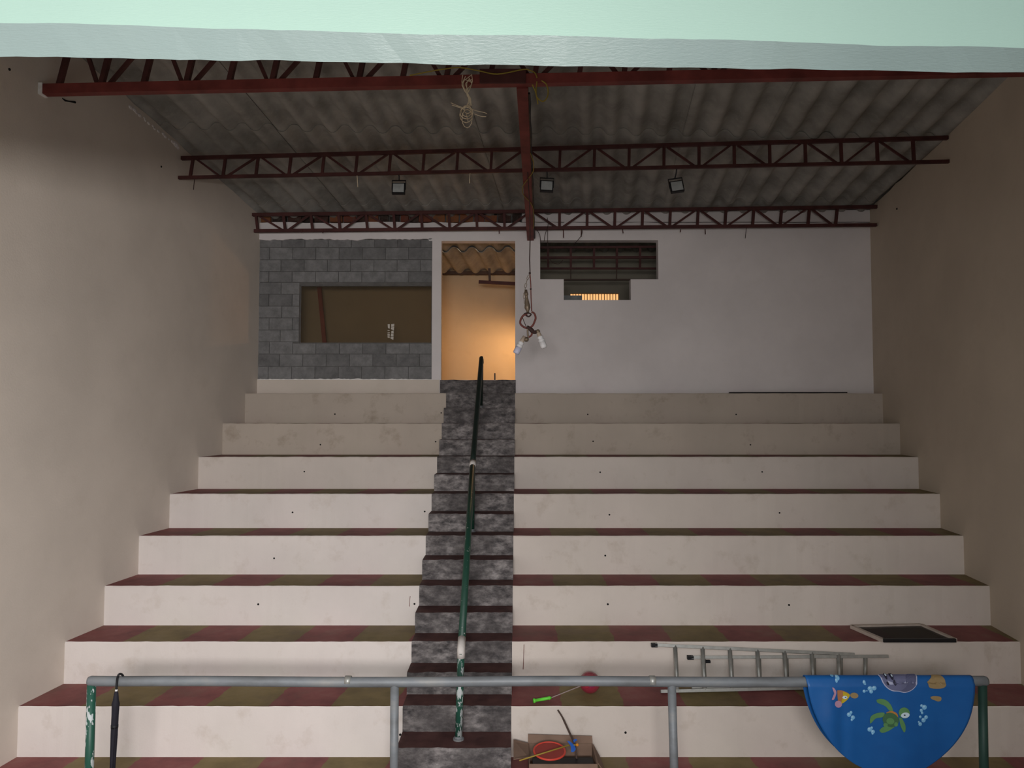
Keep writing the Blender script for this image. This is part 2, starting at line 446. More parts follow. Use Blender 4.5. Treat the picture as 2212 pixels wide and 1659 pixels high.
# ------------------------------------------------------------------ bleachers and stair
DT = [6.491, 7.038, 7.590, 8.144, 8.721, 9.338, 9.932, 10.560, YB]
ZT = [0.853, 1.228, 1.611, 2.015, 2.400, 2.788, 3.193, 3.605]
ZW = 0.44
SXL = -0.912
def SXR(y): return 0.0 + 0.012 * (y - 7.0)
holesL = {0: [866], 1: [], 2: [559, 896], 3: [594], 4: [633, 918], 5: [659], 6: [694, 941], 7: [722, 954]}
holesR = {0: [1353], 1: [], 2: [1315, 1706], 3: [1307], 4: [1315, 1684], 5: [1297, 1645], 6: [1281, 1621], 7: [1271, 1590]}
hole_y = {0: 1586, 2: 1308, 3: 1203, 4: 1108, 5: 1022, 6: 957, 7: 893}
def tier_mesh(xa, xb, ya, yb, z, nseg, seed):
    """a concrete tier: xa/xb give the two ends as functions of y"""
    rr = random.Random(seed); b = MB(); S = []
    w = 0
    for i in range(nseg + 1):
        t = i / nseg
        x_f = xa(ya) + (xb(ya) - xa(ya)) * t; x_b = xa(yb) + (xb(yb) - xa(yb)) * t
        w = w * 0.6 + rr.uniform(-1, 1) * 0.0028
        e = w if 0 < i < nseg else 0
        S.append([b.v((x_f, ya, 0)), b.v((x_f, ya + rr.uniform(-1, 1) * 0.002, z - 0.012 + e)), b.v((x_f, ya + 0.008, z + e * 0.6)), b.v((x_b, yb, z)), b.v((x_b, yb, 0))])
    for i in range(nseg):
        A, B_ = S[i], S[i + 1]
        for k in range(5):
            b.mi = 1 if k == 2 else 0
            b.f([A[k], A[(k + 1) % 5], B_[(k + 1) % 5], B_[k]])
    b.mi = 0
    b.f(S[0][::-1]); b.f(S[-1])
    return b
BL = empty('concrete_bleacher', (-2.4, 8.0, 0), 'white concrete bleacher tiers with striped treads left of the dark stair', 'bleachers')
BR = empty('concrete_bleacher', (2.3, 8.0, 0), 'white concrete bleacher tiers with striped treads right of the dark stair', 'bleachers')
for k in range(-1, 8):
    ya = DT[k] if k >= 0 else 4.75; yb = DT[k + 1]; z = ZT[k] if k >= 0 else ZW
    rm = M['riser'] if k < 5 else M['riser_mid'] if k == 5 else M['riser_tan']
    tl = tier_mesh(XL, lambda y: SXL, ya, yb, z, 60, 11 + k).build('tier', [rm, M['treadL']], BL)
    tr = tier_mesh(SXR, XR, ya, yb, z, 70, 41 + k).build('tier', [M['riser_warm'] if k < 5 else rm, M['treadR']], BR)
    if k in hole_y:
        for lst, t in ((holesL[k], tl), (holesR[k], tr)):
            for px in lst:
                p = PY(px + random.uniform(-2, 2), hole_y[k] + random.uniform(-4, 4), ya)
                MB().lathe(p + Vector((0, -0.002, 0)), (0, 1, 0), [(0, 0.010), (0.004, 0.010)], 10).build('drain_hole', M['hole'], t)
for par, px, y0_, y1_, Y in ((BR, 1132, 1392, 1446, DT[1]), (BL, 886, 1288, 1310, DT[2])):
    MB().tube([PY(px, y0_, Y - 0.001), PY(px - 1, (y0_ + y1_) / 2, Y - 0.001), PY(px - 2, y1_, Y - 0.001)], [0.003, 0.0025, 0.0035], 5).build('paint_drip', M['redcord'], par)
ST = empty('concrete_stair', (-0.45, 8.0, 0), 'worn dark concrete stair climbing between the two bleacher blocks', 'stairs')
def step(xl, xr, ya, yb, z, seed):
    rr = random.Random(seed); b = MB(); n = 22; S = []; w = 0
    for i in range(n + 1):
        t = i / n; w = w * 0.5 + rr.uniform(-1, 1) * 0.006
        x = xl + (xr - xl) * t
        S.append([b.v((x, ya, 0)), b.v((x, ya + rr.uniform(-1, 1) * 0.004, z - 0.02 + w)), b.v((x, ya + 0.014, z + w * 0.6)), b.v((x, yb, z)), b.v((x, yb, 0))])
    for i in range(n):
        A, B_ = S[i], S[i + 1]
        for k in range(5):
            b.mi = 1 if k == 2 else 0
            b.f([A[k], A[(k + 1) % 5], B_[(k + 1) % 5], B_[k]])
    b.mi = 0; b.f(S[0][::-1]); b.f(S[-1])
    return b.build('step', [M['stair'], M['stair_top']], ST)
step(SXL, SXR(5), 4.75, 6.16, ZW + 0.004, 1)
step(SXL, SXR(6.3), 6.16, DT[0], 0.648, 2)
for k in range(8):
    ym = (DT[k] + DT[k + 1]) / 2
    zm = (ZT[k] + ZT[k + 1]) / 2 if k < 7 else None
    if k < 7:
        step(SXL, SXR(DT[k]), DT[k] - 0.004, ym, ZT[k] + 0.003, 10 + k)
        step(SXL - 0.004, SXR(DT[k]) + 0.004, ym, DT[k + 1] - 0.004, zm, 30 + k)
    else:
        step(SXL, SXR(DT[k]), DT[k] - 0.004, YB - 0.04, ZT[k] + 0.003, 10 + k)
        step(PY(951, 830, YB).x, PY(1114, 830, YB).x, YB - 0.04, YB + 0.145, 3.807, 60)

# handrail of the stair
HX = -0.43
hr = empty('stair_handrail', (HX, 6.35, 0.648), 'green pipe handrail with chipped paint along the middle of the dark stair', 'handrail')
def hx(px, Y): return PY(px, 800, Y).x
p1b = Vector((hx(993, 6.33), 6.33, 0.648)); p1 = PY(996, 1405, 6.33)
p2b = Vector((hx(1020, 8.42), 8.42, ZT[3] + 0.003)); p2 = PY(1021, 1003, 8.42)
p3b = Vector((hx(1038, 10.27), 10.27, (ZT[6] + ZT[7]) / 2)); p3 = PY(1040, 775, 10.25)
b = MB(); b.tube([p1b, p1 - Vector((0, 0, 0.02))], 0.030, 14); b.build('post', M['green'], hr, True)
b = MB(); b.tube([p1 - Vector((0, 0, 0.06)), p1, p1 + (p2 - p1) * 0.05], 0.033, 14); b.build('elbow', M['whitepaint'], hr, True, label='bare white elbow')
b = MB(); b.tube([p1 + (p2 - p1) * 0.04, p2], 0.031, 14); b.build('rail_pipe', M['green_rail'], hr, True)
b = MB(); b.tube([p2b, p2 - Vector((0, 0, 0.02))], 0.028, 14); b.build('post', M['green_rail'], hr, True)
b = MB(); b.tube([p2 - (p2 - p1) * 0.015, p2 + (p3 - p2) * 0.02], 0.035, 14); b.build('joint_collar', M['whitepaint'], hr, True, label='bare white joint collar')
b = MB(); b.tube(spline([p2 + (p3 - p2) * 0.015, p2 + (p3 - p2) * 0.5, p3 - (p3 - p2) * 0.03, p3 + Vector((0, 0.03, -0.012)), p3 + Vector((0, 0.05, -0.06))], 4), 0.031, 14); b.build('rail_pipe', M['darkgreen'], hr, True)
b = MB(); b.tube([p3b, p3 + Vector((0, 0.04, -0.04))], 0.028, 14); b.build('post', M['darkgreen'], hr, True)
for pp in (p1b, p2b, p3b):
    MB().lathe(pp, (0, 0, 1), [(0, 0.045), (0.012, 0.045), (0.014, 0.034), (0.03, 0.032)], 14).build('foot_flange', M['galv'], hr)

# ------------------------------------------------------------------ back wall with its openings
def bx(px): return PY(px, 680, YB).x
def bz(py): return PY(1106, py, YB).z
ZD = 3.807
panel = (bx(553.5), bx(933), bz(819), bz(516))
door = (bx(953), bx(1113), ZD, bz(520.5))
winu = (bx(1167), bx(1423), bz(603), bz(519))
wins = (bx(1218), bx(1363), bz(648), bz(603))
X0, X1 = XL(YB), XR(YB)
WTHK = 0.15
def inside(r, x, z): return r[0] < x < r[1] and r[2] < z < r[3]
def slab_with_holes(xs, zs, holes, ya, yb, topfn=None):
    b = MB(); xs = sorted(set(xs)); zs = sorted(set(zs)); V = {}
    def vert(i, j, y):
        k = (i, j, y)
        if k not in V:
            z = zs[j]
            if topfn and j == len(zs) - 1: z = topfn(xs[i])
            V[k] = b.v((xs[i], y, z))
        return V[k]
    nx, nz = len(xs) - 1, len(zs) - 1
    def solid(i, j):
        if i < 0 or j < 0 or i >= nx or j >= nz: return False
        x = (xs[i] + xs[i + 1]) / 2; z = (zs[j] + zs[j + 1]) / 2
        return not any(inside(h, x, z) for h in holes)
    for i in range(nx):
        for j in range(nz):
            if not solid(i, j): continue
            q = [(i, j), (i + 1, j), (i + 1, j + 1), (i, j + 1)]
            b.f([vert(*c, ya) for c in q]); b.f([vert(*c, yb) for c in q[::-1]])
            for (e0, e1, di, dj) in ((q[0], q[1], 0, -1), (q[1], q[2], 1, 0), (q[2], q[3], 0, 1), (q[3], q[0], -1, 0)):
                if not solid(i + di, j + dj): b.f([vert(*e0, ya), vert(*e1, ya), vert(*e1, yb), vert(*e0, yb)])
    return b
ZTOPW = bz(481)
holes = [panel, door, winu, wins]
xs = [X0, X1, bx(1128)] + [h[i] for h in holes for i in (0, 1)] + [X0 + (X1 - X0) * i / 40 for i in range(1, 40)]
zs = [0, ZTOPW] + [h[i] for h in holes for i in (2, 3)]
def wall_top(x): return ZTOPW + random.uniform(-0.008, 0.012)
WB = slab_with_holes(xs, zs, holes, YB, YB + WTHK, wall_top).build('wall_back', M['wall_back'], label='white plastered back wall with a doorway and high openings', kind='structure')
# right-hand part of the wall runs up to the roof
b = MB(); n = 30; xa = bx(1128)
R_ = []
for i in range(n + 1):
    x = xa + (X1 - xa) * i / n; R_.append([b.v((x, YB, ZTOPW + 0.012)), b.v((x, YB, roof_z(x, YB) + 0.05)), b.v((x, YB + WTHK, roof_z(x, YB) + 0.05)), b.v((x, YB + WTHK, ZTOPW + 0.012))])
for i in range(n):
    for k in range(4): b.f([R_[i][k], R_[i][(k + 1) % 4], R_[i + 1][(k + 1) % 4], R_[i + 1][k]])
b.f(R_[0][::-1]); b.f(R_[-1]); b.build('upper_plaster', M['wall_back'], WB)
# rough clay bricks on the left half of the wall top
zc = ZTOPW + 0.014
MB().box(X0, xa, YB + 0.07, YB + WTHK, zc, zc + 0.26).build('backing', M['mortar'], WB)
x = X0 + 0.01
while x < xa - 0.05:
    w = random.uniform(0.13, 0.24); w = min(w, xa - x - 0.005); h = random.uniform(0.10, 0.15)
    b = MB(); d = random.uniform(0.0, 0.035)
    b.box(x, x + w - 0.02, YB + d, YB + 0.08, zc, zc + h)
    for v in b.bm.verts: v.co += Vector((random.uniform(-.008, .008), 0, random.uniform(-.012, .012) if v.co.z > zc + 0.05 else 0))
    b.build('brick', M['brick'], WB)
    b = MB(); b.box(x + 0.03, x + w * 0.9, YB + d + 0.02, YB + 0.08, zc + h + 0.012, zc + 0.24); b.build('brick', M['brick'], WB)
    x += w
# beige plinth below the block infill and jagged plaster edges round it
b = MB(); b.box(X0 + 0.002, bx(950), YB - 0.012, YB + 0.02, ZT[7] + 0.004, bz(820.5)); b.build('plinth', M['wall_side'], WB)
def jag(xa_, xb_, zbase, sgn, amp, name, mat, seed, n=70, dens=1.0):
    rr = random.Random(seed); b = MB(); P = []; h = 0
    for i in range(n + 1):
        x = xa_ + (xb_ - xa_) * i / n
        h = max(0.0, h * 0.75 + rr.uniform(-0.45, 0.55) * amp * dens)
        z = zbase + sgn * min(h, amp * 2)
        P.append([b.v((x, YB - 0.003, zbase - sgn * 0.012)), b.v((x, YB - 0.003, z)), b.v((x, YB + 0.028, z)), b.v((x, YB + 0.028, zbase - sgn * 0.012))])
    for i in range(n):
        for k in range(4): b.f([P[i][k], P[i][(k + 1) % 4], P[i + 1][(k + 1) % 4], P[i + 1][k]])
    b.f(P[0][::-1]); b.f(P[-1]); return b.build(name, mat, WB)
jag(panel[0], panel[1], panel[3], -1, 0.02, 'plaster_edge', M['wall_back'], 5)
jag(panel[0] + 0.05, panel[1] - 0.02, panel[2], 1, 0.012, 'plaster_edge', M['chip'], 8, 90, 0.9)
b = MB(); p = PY(931, 520, YB); b.hexa([p + Vector(q) for q in ((-0.03, -0.003, 0.0), (0.02, -0.003, 0.0), (0.02, 0.02, 0.0), (-0.03, 0.02, 0.0), (-0.035, -0.003, 0.03), (0.02, -0.003, 0.03), (0.02, 0.02, 0.03), (-0.035, 0.02, 0.03))]); b.build('plaster_chip', M['chip'], WB)

# grey block infill
BKY = YB + 0.024
wl = (bx(646), bx(931), bz(741), bz(615))
rows_px = [517, 534, 560.5, 586, 609.5, 635, 661, 686.5, 712.5, 738, 764.5, 791.5, 818.5]
BI = empty('wall_infill', ((panel[0] + panel[1]) / 2, BKY, panel[2]), 'grey concrete block infill around a glazed opening left of the doorway', None, None, 'structure')
slab_with_holes([panel[0], panel[1], wl[0], wl[1]], [panel[2], panel[3], wl[2], wl[3]], [wl], BKY + 0.012, BKY + 0.10).build('mortar_bed', M['mortar'], BI)
bmesh_cache = {}
def block(xa_, xb_, za, zb):
    if xb_ - xa_ < 0.03: return
    g = 0.0045
    key = (round(xb_ - xa_, 2), round(zb - za, 2))
    w, h = xb_ - xa_ - 2 * g, zb - za - 2 * g
    if key not in bmesh_cache:
        b = MB(); b.box(-0.5, 0.5, 0, 0.05, 0, 1)
        me = bpy.data.meshes.new('concrete_block'); b.bm.to_mesh(me); b.bm.free(); me.materials.append(M['block'])
        bmesh_cache[key] = me
    o = bpy.data.objects.new('concrete_block', bmesh_cache[key]); COL.objects.link(o); o.parent = BI
    o.location = Vector(((xa_ + xb_) / 2, BKY - 0.004 + random.uniform(-0.003, 0.004), za + g)) - base_of(BI)
    o.scale = (w, 1, h)
BW = 50.4
for r in range(12):
    za, zb = bz(rows_px[r + 1]), bz(rows_px[r])
    off = (580 if r % 2 == 1 else 606) + random.uniform(-2, 2)
    e = [553.5] + [off + BW * i for i in range(8) if off + BW * i < 928] + [933]
    for i in range(len(e) - 1):
        xa_, xb_ = bx(e[i]), bx(e[i + 1])
        zm = (za + zb) / 2
        if wl[2] < zm < wl[3]:
            if xa_ >= wl[0] - 0.02: continue
            xb_ = min(xb_, wl[0] - 0.002)
        z0, z1 = za, zb
        if xb_ > wl[0] + 0.01:
            if zb > wl[3] > za: z0 = wl[3] + 0.002
            if zb > wl[2] > za: z1 = wl[2] - 0.002
        block(xa_, xb_, z0, z1)

# glazed opening in the block infill
W1 = empty('window_1', ((wl[0] + wl[1]) / 2, BKY, wl[2]), 'frameless dusty glass pane in the grey block infill', None, None, 'structure')
MB().box(wl[0] + 0.01, wl[1] - 0.004, BKY + 0.045, BKY + 0.053, wl[2] + 0.014, wl[3] - 0.012).build('pane', M['glass'], W1)
b = MB(); f_ = 0.012
b.box(wl[0], wl[1], BKY + 0.03, BKY + 0.07, wl[2], wl[2] + f_); b.build('frame_rail', M['mortar'], W1)
b = MB(); b.box(wl[0], wl[1], BKY + 0.03, BKY + 0.07, wl[3] - f_, wl[3]); b.build('frame_rail', M['mortar'], W1)
b = MB(); b.box(wl[0], wl[0] + f_, BKY + 0.03, BKY + 0.07, wl[2] + f_, wl[3] - f_); b.build('frame_stile', M['mortar'], W1)
# maker's mark etched on the glass, sideways
YS = BKY + 0.0435
def etched(poly, name='glass_mark'):
    b = MB(); A = [b.v(PY(x, y, YS)) for x, y in poly]; B_ = [b.v(PY(x, y, YS) + Vector((0, 0.001, 0))) for x, y in poly]
    b.f(A); b.f(B_[::-1]); n = len(poly)
    for i in range(n): b.f([A[i], A[(i + 1) % n], B_[(i + 1) % n], B_[i]])
    return b
M['etch'] = simple('etched_white_mark', (0.60, 0.56, 0.50), 0.8, 0, 0.25, 90)
def lx(x, y): return (820 + x / 27.65, 685 + y / 27.65)
for poly in ([(700, 420), (880, 400), (870, 560), (690, 590)], [(690, 610), (870, 590), (850, 800), (680, 720)], [(760, 820), (840, 820), (840, 980), (700, 960), (700, 840)], [(690, 980), (830, 1000), (830, 1160), (660, 1150)], [(660, 1190), (830, 1180), (820, 1360), (645, 1270)],
             [(480, 420), (610, 420), (610, 690), (500, 650)], [(475, 770), (610, 780), (600, 815), (485, 830)], [(470, 920), (605, 910), (605, 960), (470, 970)], [(475, 1010), (600, 1000), (605, 1110), (475, 1110)], [(475, 1140), (600, 1150), (600, 1245), (480, 1220)]):
    etched([lx(*q) for q in poly]).build('glass_mark', M['etch'], W1)

# rooms behind the back wall
YR = 13.5
MB().box(X0 - 0.3, X1 + 0.3, YB + WTHK, YR + 0.2, ZD - 0.15, ZD - 0.006).build('floor_upper', M['concrete'], label='floor of the room behind the back wall', kind='structure')
RZ = 5.98
grille = (PY(1232, 640, YR).x, PY(1337, 640, YR).x, PY(1106, 662, YR).z, PY(1106, 633.5, YR).z)
xs = [X0 - 0.3, X1 + 0.3, grille[0], grille[1]]; zs = [ZD - 0.15, RZ + 0.6, grille[2], grille[3]]
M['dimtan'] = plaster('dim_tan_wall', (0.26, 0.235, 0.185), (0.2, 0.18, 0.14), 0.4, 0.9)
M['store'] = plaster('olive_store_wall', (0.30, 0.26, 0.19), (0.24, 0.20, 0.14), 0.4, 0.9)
xs.append(0.33)
WBR = slab_with_holes(xs, zs, [grille], YR, YR + 0.15).build('wall_far', [M['cream'], M['dimtan']], label='cream wall of the lit room seen through the doorway', kind='structure')
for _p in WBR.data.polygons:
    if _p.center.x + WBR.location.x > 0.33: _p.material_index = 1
MB().box(X0 - 0.45, X0 - 0.3, YB + WTHK, YR + 0.15, ZD - 0.15, RZ + 0.6).build('wall_far_left', M['cream'], label='left end wall of the back room', kind='structure')
MB().box(X1 + 0.3, X1 + 0.45, YB + WTHK, YR + 0.15, ZD - 0.15, RZ + 0.6).build('wall_far_right', M['cream'], label='right end wall of the back room', kind='structure')
MB().box(-1.13, -1.09, YB + WTHK, 11.66, ZD - 0.006, RZ + 0.5).build('wall_light_stop', M['cream'], label='short partition added left of the doorway to stop lamp light', kind='structure')  # added to stop the bulb's light leaking into the store room
MB().box(X0 - 0.3, -1.20, 12.2, 12.28, ZD - 0.006, RZ + 0.5).build('wall_store', M['store'], label='tan wall of the dim store room behind the dusty glass', kind='structure')
MB().box(-1.33, -1.27, 12.28, YR, ZD - 0.006, RZ + 0.5).build('wall_partition_rear', M['cream'], label='rear partition wall between the store room and the lit back room', kind='structure')
MB().box(0.30, 0.36, YB + WTHK, YR, ZD - 0.006, RZ + 0.5).build('wall_light_stop_right', M['cream'], label='partition added right of the doorway to stop lamp light', kind='structure')  # added to keep the bulb's light out of the high opening's room
# lit grille: bars in front of a lit space
GR = empty('window_2', ((grille[0] + grille[1]) / 2, YR, grille[2]), 'low lit grille of upright bars seen through the slot in the white wall', None, None, 'structure')
MB().box(grille[0], grille[1], YR + 0.10, YR + 0.12, grille[2], grille[3]).build('lit_pane', M['glow'], GR)
for i in range(18):
    x = grille[0] + (grille[1] - grille[0]) * i / 17.0
    MB().bar((x, YR + 0.05, grille[2]), (x, YR + 0.05, grille[3]), 0.010, 0.02, (0, 1, 0)).build('bar', M['stick'], GR)
MB().box(grille[0] - 0.14, grille[0] + 0.2, YR - 0.10, YR - 0.02, grille[3] - 0.16, grille[3] - 0.055).build('ledge_clutter', M['lens'], GR)

# corrugated sheets -------------------------------------------------
LAM = 0.283; AMP = 0.043
def wave(u):
    s_ = math.sin(2 * math.pi * u / LAM); return AMP * math.tanh(1.2 * s_) / math.tanh(1.2)
def sheet(sa, sb, ya, yb, zfn, dz, nseg=6, per=10):
    """sa,sb: distance from the left wall along the roof width"""
    b = MB(); n = max(4, int((sb - sa) / LAM * per))
    top = []; bot = []
    for i in range(n + 1):
        s_ = sa + (sb - sa) * i / n; ct = []; cb = []
        for j in range(nseg + 1):
            y = ya + (yb - ya) * j / nseg; x = XL(y) + s_ + (0.02 * s_ / 8.7) * 0
            z = zfn(x, y) + wave(s_) + dz
            ct.append(b.v((x, y, z + 0.0045))); cb.append(b.v((x, y, z)))
        top.append(ct); bot.append(cb)
    for i in range(n):
        for j in range(nseg):
            b.f([bot[i][j], bot[i + 1][j], bot[i + 1][j + 1], bot[i][j + 1]]); b.f([top[i][j], top[i][j + 1], top[i + 1][j + 1], top[i + 1][j]])
        for j in (0, nseg):     # end faces get vertices of their own so their shading stays crisp
            b.f([b.v(q.co) for q in (top[i][j], top[i + 1][j], bot[i + 1][j], bot[i][j])])
    for j in range(nseg):
        for i in (0, n): b.f([b.v(q.co) for q in (top[i][j], bot[i][j], bot[i][j + 1], top[i][j + 1])])
    return b
CE = empty('ceiling', (0.5, 7, 6.4), 'dark grey corrugated roof sheets over the bleachers', None, None, 'structure')
EDG = [1.9, 4.05, 6.22, 8.38, 10.50, 11.35]
SW = LAM * 4
for r in range(5):
    ya, yb = EDG[r], EDG[r + 1] + (0.16 if r < 4 else 0)
    c = 0; s_ = 0.0
    Wd = 9.0
    while s_ < Wd:
        e = min(s_ + SW + LAM * 0.55, Wd)
        jit = random.uniform(-0.02, 0.02)
        sheet(s_ - 0.06, e, ya + jit, yb, lambda x, y: roof_z(x, y) + 0.058, 0.004 if c % 2 else -0.003, 5, 12).build('roof_sheet', M['roof'], CE, True)
        s_ += SW; c += 1
# lift each nearer row a little so the laps show (upper sheet lies on the lower one)
for o in CE.children:
    ys = [v.co.y for v in o.data.vertices]; r = min(range(5), key=lambda i: abs(EDG[i] - (min(ys) + 7)))
    o.location.z += 0.010 * (4 - r)
CB = empty('ceiling_back', (0.5, 12, RZ), 'low corrugated roof of the lit back room', None, None, 'structure')
def back_roof(s0, s1, up):
    c = 0; s_ = s0
    while s_ < s1 - 0.1:
        e = min(s_ + SW + 0.1, s1)
        sheet(s_, e, 11.15, 12.15, lambda x, y: RZ + up - 0.06 * (y - 11.1), 0.03 + (0.004 if c % 2 else 0), 2, 9).build('roof_sheet', M['roof'], CB, True)
        sheet(s_, e, 12.0, 13.50, lambda x, y: RZ + up - 0.06 * (y - 11.1), 0.0 + (0.004 if c % 2 else 0), 2, 9).build('roof_sheet', M['roof'], CB, True)
        s_ += SW; c += 1
back_roof(-0.3, 3.85, 0.0)
back_roof(3.85, 9.4, 0.42)

# ------------------------------------------------------------------ steel trusses
def truss(bl, br, tl, tr, n, bw, bh, tw, vw, mat, label, y_from=0.02, y_to=0.98, phase=0, name='roof_truss', chord_mat=None, back_layer=False):
    """bottom chord bl-br, top chord tl-tr, n bays"""
    bl, br, tl, tr = map(Vector, (bl, br, tl, tr))
    T = empty(name, (bl + br) / 2, label, 'truss', 'steel roof trusses')
    MB().bar(bl, br, bw, bh).build('bottom_chord', chord_mat or mat, T)
    MB().bar(tl, tr, tw, tw).build('top_chord', mat, T)
    for i in range(n + 1):
        t = y_from + (y_to - y_from) * i / n
        a = bl + (br - bl) * t + Vector((0, 0, bh * 0.35)); c = tl + (tr - tl) * t - Vector((0, 0, tw * 0.35))
        MB().bar(a, c, vw, vw, (0, 1, 0)).build('vertical', mat, T)
        if i < n:
            t2 = y_from + (y_to - y_from) * (i + 1) / n; e = 0.1 * (t2 - t)
            if (i + phase) % 2 == 0: a2 = bl + (br - bl) * (t2 - e); c2 = tl + (tr - tl) * (t + e)
            else: a2 = bl + (br - bl) * (t + e); c2 = tl + (tr - tl) * (t2 - e)
            dn = Vector((0, vw * 0.6, 0))
            MB().bar(a2 + dn + Vector((0, 0, bh * 0.3)), c2 + dn - Vector((0, 0, tw * 0.3)), vw * 0.75, vw * 0.7, (0, 1, 0)).build('diagonal', mat, T)
    return T
# front truss
yl, yr = 6.555, 6.20
b_l = PY(90, 195, yl); b_r = Vector((XR(yr) - 0.02, yr, PY(2190, 150, yr).z))
t_l = Vector((XL(yl) + 0.12, yl, roof_z(XL(yl), yl) + 0.02)); t_r = Vector((XR(yr) - 0.02, yr, roof_z(XR(yr), yr) - 0.0))
T1 = truss(b_l, b_r, t_l, t_r, 22, 0.075, 0.085, 0.06, 0.042, M['darkred'], 'front steel roof truss with a thick red bottom chord just behind the mint lintel', 0.018, 0.985, 0, chord_mat=M['red'])
MB().bar(b_l + Vector((-0.012, 0, 0)), b_l + Vector((0.03, 0, 0)), 0.09, 0.10).build('mortar_pad', M['chip'], T1)
# red splice plate around the junction with the beam
pj = PY(1128, 166, 6.33); b = MB(); b.box(pj.x - 0.36, pj.x + 0.03, 6.33, 6.35, pj.z - 0.05, pj.z + 0.07); b.build('splice_plate', M['darkred'], T1)
# middle truss
b_l = PY(386, 384, 8.76); b_r = PY(2050, 349, 8.254)
t_l = PY(392, 342, 8.76); t_r = PY(2047, 298, 8.254)
T2A, T2B = b_l.copy(), b_r.copy()
T2 = truss(b_l, b_r, t_l, t_r, 21, 0.035, 0.036, 0.04, 0.030, M['darkred'], 'middle steel roof truss that carries the three floodlights', 0.016, 0.957, 0)
# back truss
b_l = PY(549, 499, 10.70); b_r = PY(1893, 486, 10.62)
t_l = PY(545, 464, 10.70); t_r = PY(1897, 447, 10.62)
T3 = truss(b_l, b_r, t_l, t_r, 21, 0.04, 0.045, 0.045, 0.036, M['darkred'], 'rearmost steel roof truss just in front of the white back wall', 0.006, 0.935, 0)
for px, ln in ((652, 0.025), (697, 0.035), (1078, 0.04), (1217, 0.10), (1256, 0.085), (1345, 0.035), (1470, 0.02), (1523, 0.05)):
    p = PY(px, 494, 10.66); MB().bar(p + Vector((0, 0, -0.01)), p + Vector((random.uniform(-.006, .006), 0, -0.03 - ln)), 0.013, 0.008, (0, 1, 0)).build('wire_hook', M['darkred'], T3)
# central beam under the trusses
ba = PY(1128, 192, 6.42); bb = PY(1146, 520, 10.90)
b = MB(); b.bar(ba + Vector((0, 0, 0.075)), bb + Vector((0, 0, 0.075)), 0.096, 0.15)
BE = b.build('roof_beam', M['red'], label='red steel beam running from the front truss back to the white wall', cat='beam')
# truss of the back room seen through the high opening
def seg(a, b_, Y, w, name, mat, par):
    MB().bar(PY(*a, Y), PY(*b_, Y), w, w, (0, 1, 0)).build(name, mat, par)
YT = 12.0
TB = empty('roof_truss', PY(1290, 603, YT), 'dark red steel lattice inside the dim room seen through the high opening', 'truss', 'steel roof trusses')
seg((1166, 557), (1440, 556), YT, 0.040, 'middle_chord', M['darkred'], TB)
seg((1166, 580), (1440, 580), YT, 0.030, 'bottom_chord', M['darkred'], TB)
seg((1166, 535), (1440, 533), YT, 0.034, 'top_chord', M['darkred'], TB)
for x in (1184, 1233, 1283, 1332.5, 1382.5): seg((x, 534), (x, 580), YT + 0.01, 0.033, 'vertical', M['darkred'], TB)
for x in (1233, 1332): seg((x, 580), (x, 604), YT + 0.01, 0.016, 'hanger', M['stick'], TB)
MB().bar(PY(1150, 604.5, YT), PY(1440, 604, YT), 0.05, 0.02).build('shelf_angle', M['stick'], TB)
# the short red steel bracket seen through the doorway
BK = empty('steel_bracket', PY(1090, 610, 12.0), 'dark red steel bracket end hanging in the top of the doorway', 'bracket')
MB().bar(PY(1034, 609, 12.0), PY(1150, 615, 12.0), 0.05, 0.05).build('arm', M['darkred'], BK)
MB().bar(PY(1058, 606, 12.0), PY(1057, 580, 12.0), 0.038, 0.038, (0, 1, 0)).build('hanger', M['stick'], BK)
MB().bar(PY(950, 590, 13.35), PY(1125, 590, 13.35), 0.08, 0.06).build('roof_purlin', M['stick'], label='dark timber purlin under the back room roof across the doorway', cat='purlin')
p = PZ(1069, 820, ZD + 0.0); MB().bar(PY(1069, 821, 11.6), PY(1069, 806, 11.6), 0.02, 0.02, (0, 1, 0)).build('steel_stub', M['black'], label='short black steel stub standing on the doorway floor', cat='stub')
pa = PY(687, 590, 11.75); pb = PY(706, 790, 11.75); pb = pa + (pb - pa) * ((ZD - pa.z) / (pb.z - pa.z))
MB().bar(pa, pb, 0.06, 0.05, (0, 1, 0)).build('leaning_post', M['red'], label='red steel post leaning behind the dusty glass pane', cat='post')
# lamp in the back room
LP = empty('wall_lamp', (0.30, 12.7, 4.6), 'bare warm bulb on the side wall inside the lit back room', 'lamp')
MB().lathe((0.30, 12.7, 4.6), (-1, 0, 0), [(0, 0.05), (0.02, 0.05), (0.025, 0.02), (0.06, 0.02)], 12).build('base', M['white'], LP)
MB().ball((0.22, 12.7, 4.6), 0.03).build('bulb', M['bulb'], LP, True)
MB().lathe((0.19, 12.7, 4.72), (0, 0, -1), [(0, 0.02), (0.02, 0.03), (0.09, 0.11), (0.10, 0.11)], 20).build('roof_baffle', M['stick'], LP, True)  # unseen hood added to keep the bulb's light off the roof
d = bpy.data.lights.new('bulb_light', 'POINT'); d.energy = 32; d.color = (1.0, 0.58, 0.27); d.shadow_soft_size = 0.04
o = bpy.data.objects.new('bulb_light', d); COL.objects.link(o); o.parent = LP; o.location = (-0.12, 0, -0.02)

